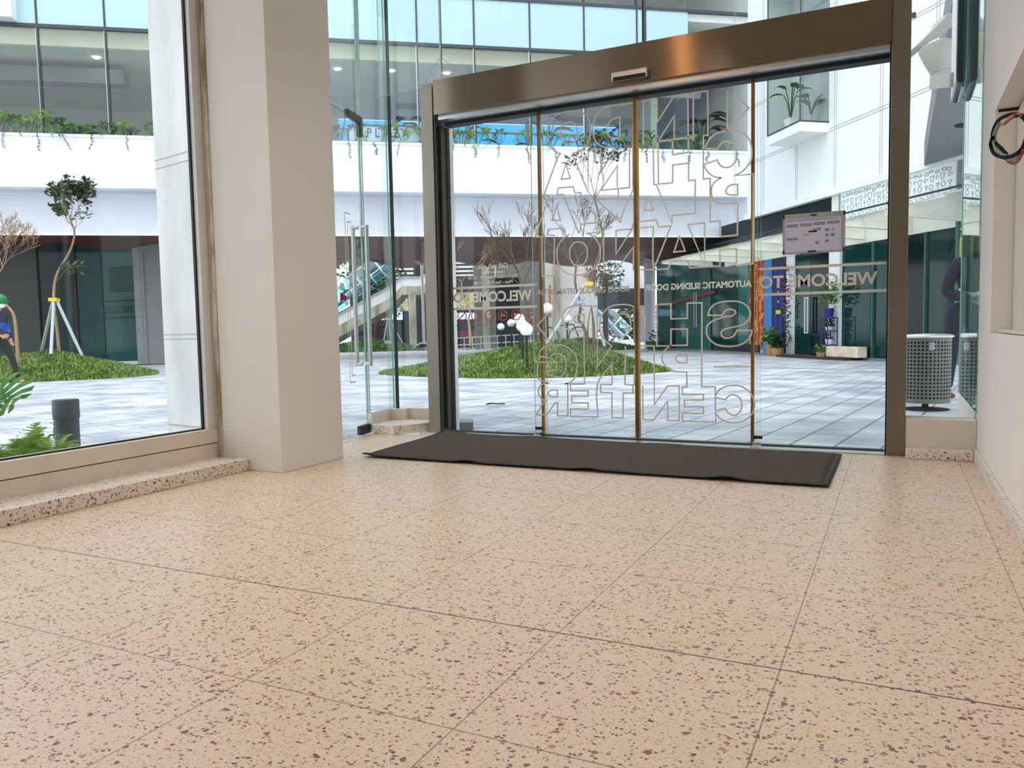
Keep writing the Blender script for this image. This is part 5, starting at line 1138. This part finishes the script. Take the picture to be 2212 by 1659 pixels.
# far green trees
def far_tree(label, px, py, t, r, n, seed, m='leaf_far', sz=.5, base=752, sc=(1, 1, 1)):
    root = thing('street_tree', label, 'tree', tuple(at(px, base, t))); q_ = MB(); leafblob(q_, at(px, py, t), r, n, sz, sc, seed=seed); q_.build('foliage', m, root)
    q_ = MB(); b_ = at(px, base, t); q_.tube([(b_.x, b_.y, -.02), at(px, py, t)], .12, 8); q_.build('trunk', 'bark_dark', root)
far_tree('green leafy street tree in front of the pale beam wall', 1308, 600, 33, .75, 900, 1, 'leaf_far', .16, 745, (1, 1, 1.3))
far_tree('broad green tree far behind between wall and pillar', 1335, 690, 60, 2.6, 700, 2, 'leaf_olive', .5)
far_tree('thin green tree behind the far glass tube', 1372, 705, 58, 2.0, 400, 3, 'leaf_olive', .5)
far_tree('dark tree crown above the glass tube escalator', 800, 590, 56, 2.8, 500, 4, 'leaf_far', .6)
far_tree('green tree behind the concrete staircase', 815, 660, 44, 1.4, 500, 5, 'leaf_far', .3)
dt = MB(); _g = at(812, 740, 40); dt.tube([(_g.x, _g.y, -.62), at(812, 730, 40), at(815, 700, 40), at(828, 660, 40)], .13, 8); solo(dt, 'leaning_tree', 'bark_dark', 'dark leaning trunk between the door handle and the glass fin', 'tree')
stakes('thin white stakes beside the distant mound', (838, 690), [(829, 738), (846, 738), (870, 742)], 34, .035)
sg_ = MB(); p = at(838, 742, 27.5); sg_.obox(p, cd, FW, Zv, -.12, .12, 0, .03, 0, .10); solo(sg_, 'ground_marker', 'white_plastic', 'small white marker plate on the distant left mound', 'marker')
gs = MB(); p = at(1352, 790, 12.3); gs.add([p, p+RT*.09-UP*.06, p+RT*.02+UP*.06, p-Zv*.02+FW*.05], [(0, 1, 2), (0, 1, 3), (1, 2, 3), (2, 0, 3)]); solo(gs, 'glass_shard', 'teal_glass_light', 'small triangular green sheet leaning on the centre mound', 'panel')
kb = MB(); kp = onz(1022, 924); kb.prism([(kp.x, kp.y), (kp.x-.55, kp.y-.28), (kp.x-.62, kp.y-.05), (kp.x-.12, kp.y+.22)], -.02, .045); solo(kb, 'kerb_stone', 'kerb_grey', 'low concrete kerb stone outside the door beside the left post', 'kerb')
tw = MB(); tw.tube([onz(1050, 873, -.01), onz(1062, 871, .0), onz(1075, 872, .005), onz(1090, 872, -.01)], .008, 5); solo(tw, 'fallen_twig', 'bark_dark', 'thin fallen twig on the plaza paving', 'twig')

# ------------------------------------------------------------------ planting on the ledge
def young_shrub(seed):
    rnd = random.Random(seed); root = thing('ledge_shrub', 'light green young shrub growing on the white planter ledge', 'plant', (0, 0, 0), 'young shrubs along the planter ledge')
    m_ = MB(); st_ = MB()
    for k in range(5):
        a_ = rnd.uniform(0, 2*PI); tip = Vector((math.cos(a_)*.16, math.sin(a_)*.16, rnd.uniform(.18, .38))); st_.tube([(0, 0, -.02), tip], .008, 4)
        for j in range(7): az = j*2*PI/7+rnd.random(); frond(m_, tip, (math.cos(az), math.sin(az), 1.0), .17, .038, .7, 3)
    for k in range(3): a_ = rnd.uniform(0, 2*PI); frond(m_, (0, 0, .02), (math.cos(a_), math.sin(a_), .2), .35, .04, 2.2, 4)
    m_.build('foliage', 'leaf' if seed == 1 else 'leaf_light', root); st_.build('stem', 'leaf', root); return root
protos = [young_shrub(k) for k in range(3)]
rnd = random.Random(11); k = 0; S_list = [x*.34+rnd.uniform(-.12, .12) for x in range(-6, 57)]
for s in S_list:
    pz = FP(s, -.12+rnd.uniform(-.05, .05), 5.80)
    if k < 3: o = protos[k]; o.location = pz
    else: o = copy_tree(protos[k % 3], None, pz, rz=rnd.uniform(0, 6))
    sc2 = rnd.uniform(.6, 1.2); o.scale = (sc2*1.1, sc2*1.1, sc2); k += 1
trl = MB()
for s in S_list[::2]:
    p = FP(s+.2, .03, 5.8); q_ = p.copy(); pts = [p]
    for j in range(5): q_ = q_+U*rnd.uniform(-.05, .05)-Zv*rnd.uniform(.04, .10); pts.append(q_.copy())
    trl.tube(pts, .006, 4)
    for r_ in pts[1:]: leafblob(trl, r_, .03, 4, .05, seed=int(s*77)+3)
o = solo(trl, 'trailing_vine', 'leaf_dark', 'thin vines trailing over the edge of the white planter ledge', 'plant'); o['kind'] = 'stuff'
def big_leaf_plant(label, px, py, n, H, seed, nn=-.9, pot=None, m='leaf_dark', scale=1, base=None):
    if base is None: s = (onp(px, py, FP(0, nn, 0)[:2], FP(1, nn, 0)[:2])-A0).dot(U); base = FP(s, nn, 5.6)
    root = thing('indoor_plant', label, 'plant', tuple(base)); rnd_ = random.Random(seed); b_ = Vector(base); sm_ = MB(); lf = MB()
    if pot: MB().lathe(b_, [(.16*scale, 0), (.26*scale, .42*scale), (.24*scale, .42*scale)], 4).build('pot', pot, root); b_ = b_+Zv*.4*scale
    for k in range(n):
        a_ = rnd_.uniform(0, 2*PI); tip = b_+Vector((math.cos(a_)*.25, math.sin(a_)*.25, H*rnd_.uniform(.5, 1)))*scale; sm_.tube([b_, (b_+tip)/2+Zv*.1, tip], .018*scale, 5)
        frond(lf, tip, (math.cos(a_), math.sin(a_), .5), .62*scale, .26*scale, 1.3, 6)
    sm_.build('stem', 'leaf_dark', root); lf.build('leaf_blades', m, root)
big_leaf_plant('banana plant inside the window behind the blue sign, left one', 730, 280, 4, 1.2, 3, -1.2)
big_leaf_plant('banana plant with broad dark leaves in front of the blue sign', 850, 280, 6, .95, 4, -.7)
big_leaf_plant('banana plant right of the blue sign behind the steel post', 925, 280, 5, .95, 5, -.8)
big_leaf_plant('leafy indoor plant above the left end of the sliding door glass', 995, 280, 6, .9, 6, -.9)
big_leaf_plant('low rounded indoor plant behind the ledge near the left brass edge', 1090, 290, 9, .45, 7, -.8)
big_leaf_plant('tall thin indoor plant right of the left brass edge', 1180, 270, 5, 1.3, 8, -.8)
big_leaf_plant('indoor plant with drooping leaves left of the door seam', 1260, 270, 6, .95, 9, -1.2)
big_leaf_plant('indoor plant with one huge leaf beside the door seam', 1335, 275, 6, 1.0, 10, -1.0)
big_leaf_plant('large shadowy indoor plant right of the door seam', 1420, 290, 7, 1.0, 11, -1.2, None, 'leaf_dark')
big_leaf_plant('tall green indoor palm near the end of the white building', 1515, 290, 14, 1.7, 12, -1.6, None, 'leaf_dark')
big_leaf_plant('spiky green plant on the ledge behind the left window', 165, 270, 9, .55, 13, -.2, None, 'leaf', .8)
c1 = Oo.lerp(Ob, .32); c1 = c1.lerp(Oi, .35); big_leaf_plant('banana plant in a white tapered pot inside the oriel, left one', 0, 0, 6, 1.5, 21, 0, 'pot_white', 'leaf_dark', .62, Vector((c1.x, c1.y, 5.35)))
c2 = Or.lerp(Oo, .35); c2 = c2.lerp(Oi, .3); big_leaf_plant('bushy plant in a white tapered pot inside the oriel, right one', 0, 0, 9, .7, 22, 0, 'pot_white', 'leaf', .6, Vector((c2.x, c2.y, 5.35)))

# ducts and furniture glimpsed inside the upper floor
for s0, s1, n0, n1, z0, z1, lab in ((-1.5, 2.2, -3.4, -2.9, 7.9, 8.3, 'grey ceiling duct inside the left upper windows'), (.2, 1.9, -4.6, -4.0, 5.6, 7.0, 'dark cabinet inside the left upper windows'), (6.2, 8.0, -4.4, -3.8, 7.7, 8.2, 'grey ceiling duct inside the window left of the hanging cable'), (15.2, 18.4, -4.0, -3.2, 7.5, 8.1, 'grey ceiling duct inside the windows right of the door seam')):
    q_ = MB(); fbox(q_, s0, s1, n0, n1, z0, z1); solo(q_, 'cabinet' if 'cabinet' in lab else 'ceiling_duct', 'dark_wall' if 'cabinet' in lab else 'soffit_grey', lab, 'cabinet' if 'cabinet' in lab else 'duct')
# ------------------------------------------------------------------ litter bin
bx = Vector((.236, 8.13, 0)); br = .206
b_ = thing('litter_bin', 'round perforated grey metal litter bin outside the side glass', 'litter bin', (bx.x, bx.y, -.02))
MB().lathe((bx.x, bx.y, -.02), [(.20, 0), (.20, .008), (.03, .02), (.025, .06)], 28).build('foot', 'bin_dark', b_)
# drum: sheet pierced row by row with round holes
def pierced(c, r, z0, z1, ncol, nrow, hr):
    mb = MB(); da = 2*PI/ncol; dz = (z1-z0)/nrow; K = 8
    for j in range(nrow):
        for i in range(ncol):
            a0 = i*da; zc = z0+(j+.5)*dz
            def P(u, v): return Vector((c.x+r*math.cos(a0+u*da), c.y+r*math.sin(a0+u*da), zc+v*dz))
            sq = [(-.5, -.5), (0, -.5), (.5, -.5), (.5, 0), (.5, .5), (0, .5), (-.5, .5), (-.5, 0)]
            rim = [(hr/(r*da)*math.cos(-3*PI/4+k*PI/4), hr/dz*math.sin(-3*PI/4+k*PI/4)) for k in range(8)]
            o_ = [P(*q_) for q_ in sq]; i_ = [P(*q_) for q_ in rim]; mb.add(o_+i_, [(k, (k+1) % 8, 8+(k+1) % 8, 8+k) for k in range(8)])
    return mb
dr = pierced(bx, br, .085, .615, 40, 16, .0105); q_ = dr.build('drum', 'bin_metal', b_); s_ = q_.modifiers.new('solid', 'SOLIDIFY'); s_.thickness = .003
m_ = MB(); m_.lathe((bx.x, bx.y, .05), [(br+.001, 0), (br+.001, .036)], 40); m_.lathe((bx.x, bx.y, .614), [(br+.001, 0), (br+.003, .03)], 40); m_.build('band', 'bin_metal', b_)
MB().lathe((bx.x, bx.y, .06), [(br-.02, 0), (br-.02, .56)], 32).build('liner', 'bin_dark', b_)
MB().lathe((bx.x, bx.y, .642), [(br-.03, 0), (br+.018, .0), (br+.02, .015), (br-.01, .028), (.05, .034)], 40).build('lid', 'bin_lid', b_)
MB().box(bx.x+.02, bx.x+.06, bx.y-br-.012, bx.y-br, .53, .60).build('lock', 'aluminium', b_, .005)

# ------------------------------------------------------------------ round sign and floodlight at the glass return
rg = thing('projecting_sign', 'dark tall sign box seen edge on beside the glass return', 'sign', (.37, 7.3, 3.6))
MB().box(.345, .403, 6.40, 7.0, 2.44, 4.6).build('case', 'teal_glass_dark', rg, .02)
MB().box(.340, .345, 6.42, 6.98, 2.46, 4.58).build('face', 'panel_white', rg)
fl_ = thing('floodlight', 'pale conical floodlight with slanted lid fixed beside the dark sign box', 'floodlight', (.24, 6.9, 2.6))
def fpt(px, py, t=6.4): return at(px, py, t)
a_ = fpt(2018, 95); b2_ = fpt(2040, 181); ax_ = (b2_-a_); L_ = ax_.length
kk = 6.4/FPX
MB().lathe(a_, [(.020, -.012), (26*kk, 0), (32*kk, .012), (33*kk, .04), (27*kk, L_*.45), (21*kk, L_*.70), (19.5*kk, L_*.705)], 28, axis=ax_).build('head', 'lamp_cream', fl_)
MB().lathe(a_+ax_.normalized()*L_*.70, [(20*kk, 0), (21*kk, .01), (19*kk, L_*.14), (17*kk, L_*.30)], 28, axis=ax_).build('nozzle', 'lamp_cream', fl_)
m_ = MB(); pz = [fpt(1981, 98), fpt(1993, 104), fpt(2030, 70), fpt(2060, 55), fpt(2060, 28), fpt(2046, 28), fpt(2040, 40)]; m_.add(pz+[p_+FW*.22 for p_ in pz], [tuple(range(7)), tuple(range(7, 14))[::-1]]+[(i, (i+1) % 7, 7+(i+1) % 7, 7+i) for i in range(7)]); m_.build('lid', 'lamp_cream', fl_)
m_ = MB(); m_.bar(fpt(2018, 178, 6.5), Vector((.35, 6.62, 2.52)), .07, .1); m_.build('bracket', 'lamp_cream', fl_)
m_ = MB(); m_.bar(fpt(1960, 36, 5.6), fpt(1975, 33, 5.7), .025, .04); solo(m_, 'door_stop_arm', 'steel_dark', 'short dark bracket on the right steel post near the top', 'bracket')

m_ = MB(); m_.bar(at(1950, 452, 14.5), at(2092, 446, 14.5), .10, .20); m_.build('fascia_beam', 'soffit_grey', cn)
# ------------------------------------------------------------------ people
def skin_body(name, m, nodes, links, parent, sub=2):
    """nodes: name -> (vector, rx, ry)"""
    me = bpy.data.meshes.new(name); keys = list(nodes); org = parent_origin(parent)
    me.from_pydata([Vector(nodes[k][0])-org for k in keys], [(keys.index(a_), keys.index(b_)) for a_, b_ in links], []); o = bpy.data.objects.new(name, me); link(o, parent)
    sk = o.modifiers.new('skin', 'SKIN'); me.update(); d = me.skin_vertices[0].data if me.skin_vertices else None
    if d is None:
        bmm = bmesh.new(); bmm.from_mesh(me); bmm.verts.layers.skin.verify(); bmm.to_mesh(me); bmm.free(); d = me.skin_vertices[0].data
    for i, k in enumerate(keys): r = nodes[k][1]; r2 = nodes[k][2] if len(nodes[k]) > 2 else r; d[i].radius = (r, r2); d[i].use_root = (i == 0)
    sk.use_smooth_shade = True; ss = o.modifiers.new('sub', 'SUBSURF'); ss.levels = sub; ss.render_levels = sub; me.materials.append(M[m]); return o
def person(root, base, fwd, s, spec, mats):
    """spec: joint positions in (forward, left, up) metres of a 1.70 m figure"""
    f = Vector(fwd).normalized(); l = Zv.cross(f)
    def X(p): return base+(f*p[0]+l*p[1]+Zv*p[2])*s
    j = {k: X(v) for k, v in spec.items()}; r = lambda v: v*s
    top = {'belly': (j['belly'], r(.15), r(.13)), 'chest': (j['chest'], r(.185), r(.14)), 'collar': (j['collar'], r(.12), r(.085)), 'neck': (j['neck'], r(.055))}
    lk = [('belly', 'chest'), ('chest', 'collar'), ('collar', 'neck')]
    for sd in 'LR':
        for q_, rr in (('sh', .068), ('el', .062), ('wr', .05)): top[q_+sd] = (j[q_+sd], r(rr))
        lk += [('collar', 'sh'+sd), ('sh'+sd, 'el'+sd), ('el'+sd, 'wr'+sd)]
    skin_body('jacket', mats['top'], top, lk, root)
    leg = {'hip': (j['hip'], r(.135), r(.11))}; lk = []
    for sd in 'LR':
        for q_, rr in (('th', .092), ('kn', .066), ('an', .048)): leg[q_+sd] = (j[q_+sd], r(rr))
        lk += [('hip', 'th'+sd), ('th'+sd, 'kn'+sd), ('kn'+sd, 'an'+sd)]
    leg['waist'] = (j['belly']*.6+j['hip']*.4, r(.125), r(.105)); lk.append(('hip', 'waist')); skin_body('trousers', mats['leg'], leg, lk, root)
    for sd in 'LR':
        a_ = j['an'+sd]; t_ = j['toe'+sd]; skin_body('shoe', mats['shoe'], {'a': (a_-Zv*r(.02), r(.042)), 'h': (a_-Zv*r(.055)-f*r(.02), r(.04)), 't': (t_, r(.034), r(.028))}, [('a', 'h'), ('h', 't')], root)
        w_ = j['wr'+sd]; hd_ = j['ha'+sd]-w_; hd_.normalize(); side = hd_.cross(f); side = side.normalized() if side.length > .1 else l
        nd = {'w': (w_, r(.026)), 'p': (w_+hd_*r(.06), r(.032), r(.018))}; lk = [('w', 'p')]
        for k in range(4):
            o_ = side*r(.022*(k-1.5)); L = (.062, .07, .066, .052)[k]; nd['f%d' % k] = (w_+hd_*r(.10)+o_, r(.0095)); nd['g%d' % k] = (w_+hd_*r(.10+L*.55)+o_+f*r(.012), r(.0085)); nd['k%d' % k] = (w_+hd_*r(.10+L)+o_+f*r(.03), r(.007)); lk += [('p', 'f%d' % k), ('f%d' % k, 'g%d' % k), ('g%d' % k, 'k%d' % k)]
        nd['t0'] = (w_+hd_*r(.045)+side*r(.036), r(.011)); nd['t1'] = (w_+hd_*r(.085)+side*r(.058)+f*r(.012), r(.009)); lk += [('p', 't0'), ('t0', 't1')]
        skin_body('hand', 'skin', nd, lk, root, 1)
    hc = j['head']; hm = MB(); hm.ball(hc, r(.098), 20, 14, (.82, .82, 1.18)); hm.ball(hc+f*r(.075)-Zv*r(.035), r(.05), 12, 8, (.7, .8, 1)); hm.tube([hc+f*r(.078)+Zv*r(.012), hc+f*r(.108)-Zv*r(.022), hc+f*r(.08)-Zv*r(.028)], [r(.009), r(.014), r(.01)], 6)
    for sg in (-1, 1): hm.ball(hc+l*sg*r(.083)-Zv*r(.005), r(.026), 8, 6, (.6, .4, 1))
    hm.tube([j['neck']-Zv*r(.03), hc-Zv*r(.06)], r(.05), 10); hd2 = hm.build('head', 'skin', root)
    em = MB()
    for sg in (-1, 1): em.ball(hc+f*r(.078)+l*sg*r(.032)+Zv*r(.012), r(.011), 8, 6)
    em.build('eyes', 'black_cloth', hd2); mm_ = MB().tube([hc+f*r(.102)-l*r(.022)-Zv*r(.055), hc+f*r(.108)-Zv*r(.056), hc+f*r(.102)+l*r(.022)-Zv*r(.055)], r(.005), 5); mm_.build('mouth', 'red_sign', hd2)
    return hc, j
# courier walking at the left edge
cbase = onz(22, 829, -.02); cf = RT.copy()*1; cf.z = 0; cf.normalize(); cf = (cf*.93-Vector((FW.x, FW.y, 0))*.35).normalized()
pr1 = thing('person', 'person in green helmet and blue jacket walking left of the grass mound', 'person', tuple(cbase))
spec = dict(hip=(0, 0, .90), belly=(.02, 0, 1.06), chest=(.05, 0, 1.26), collar=(.07, 0, 1.42), neck=(.10, 0, 1.49), head=(.14, 0, 1.63),
 shL=(.05, .18, 1.39), shR=(.07, -.18, 1.39), elL=(-.05, .26, 1.14), elR=(.16, -.24, 1.12), wrL=(.08, .24, .92), wrR=(.30, -.15, .97), haL=(.12, .23, .80), haR=(.42, -.10, .96),
 thL=(.05, .09, .84), thR=(-.03, -.09, .84), knL=(.30, .09, .50), knR=(-.12, -.09, .48), anL=(.42, .09, .12), anR=(-.42, -.09, .20), toeL=(.58, .09, .06), toeR=(-.34, -.09, .05))
hc, jj = person(pr1, cbase-cf*.28, cf, .90, spec, dict(top='jacket_two_tone', leg='black_cloth', shoe='skin'))
hm = MB(); hm.ball(hc+Zv*.05, .135, 20, 12, (1, 1, .85)); hm.obox(hc+cf*.09, cf, Zv.cross(cf), Zv, 0, .07, -.08, .08, .02, .035); hm.build('helmet', 'helmet_green', pr1)
mk = MB(); mk.ball(hc+cf*.05-Zv*.05, .065, 12, 8, (1, 1.1, .8)); mk.build('face_mask', 'white_plastic', pr1)
# man behind the bin
mbase = onz(2076, 862, -.02); mf = Vector((.35, -.9, 0)).normalized()
pr2 = thing('person', 'person in dark navy clothes standing behind the litter bin with arm bent', 'person', tuple(mbase))
spec2 = dict(hip=(0, .03, .92), belly=(0, .05, 1.08), chest=(0, .09, 1.28), collar=(.0, .15, 1.42), neck=(.01, .20, 1.49), head=(.03, .26, 1.61),
 shL=(0, .33, 1.37), shR=(0, -.07, 1.39), elL=(-.02, .38, 1.10), elR=(-.02, -.17, 1.10), wrL=(.20, .24, 1.02), wrR=(.20, -.02, 1.02), haL=(.30, .14, 1.04), haR=(.30, .08, 1.04),
 thL=(0, .10, .86), thR=(0, -.10, .86), knL=(.03, .11, .48), knR=(.03, -.12, .48), anL=(-.02, .12, .10), anR=(-.02, -.13, .10), toeL=(.14, .13, .045), toeR=(.14, -.14, .045))
hc, jj = person(pr2, mbase, mf, 1.0, spec2, dict(top='navy', leg='denim', shoe='shoe_brown'))
hm = MB(); hm.ball(hc+Zv*.03-mf*.012, .106, 20, 12, (.86, .86, 1.05)); hm.build('hair', 'black_cloth', pr2)
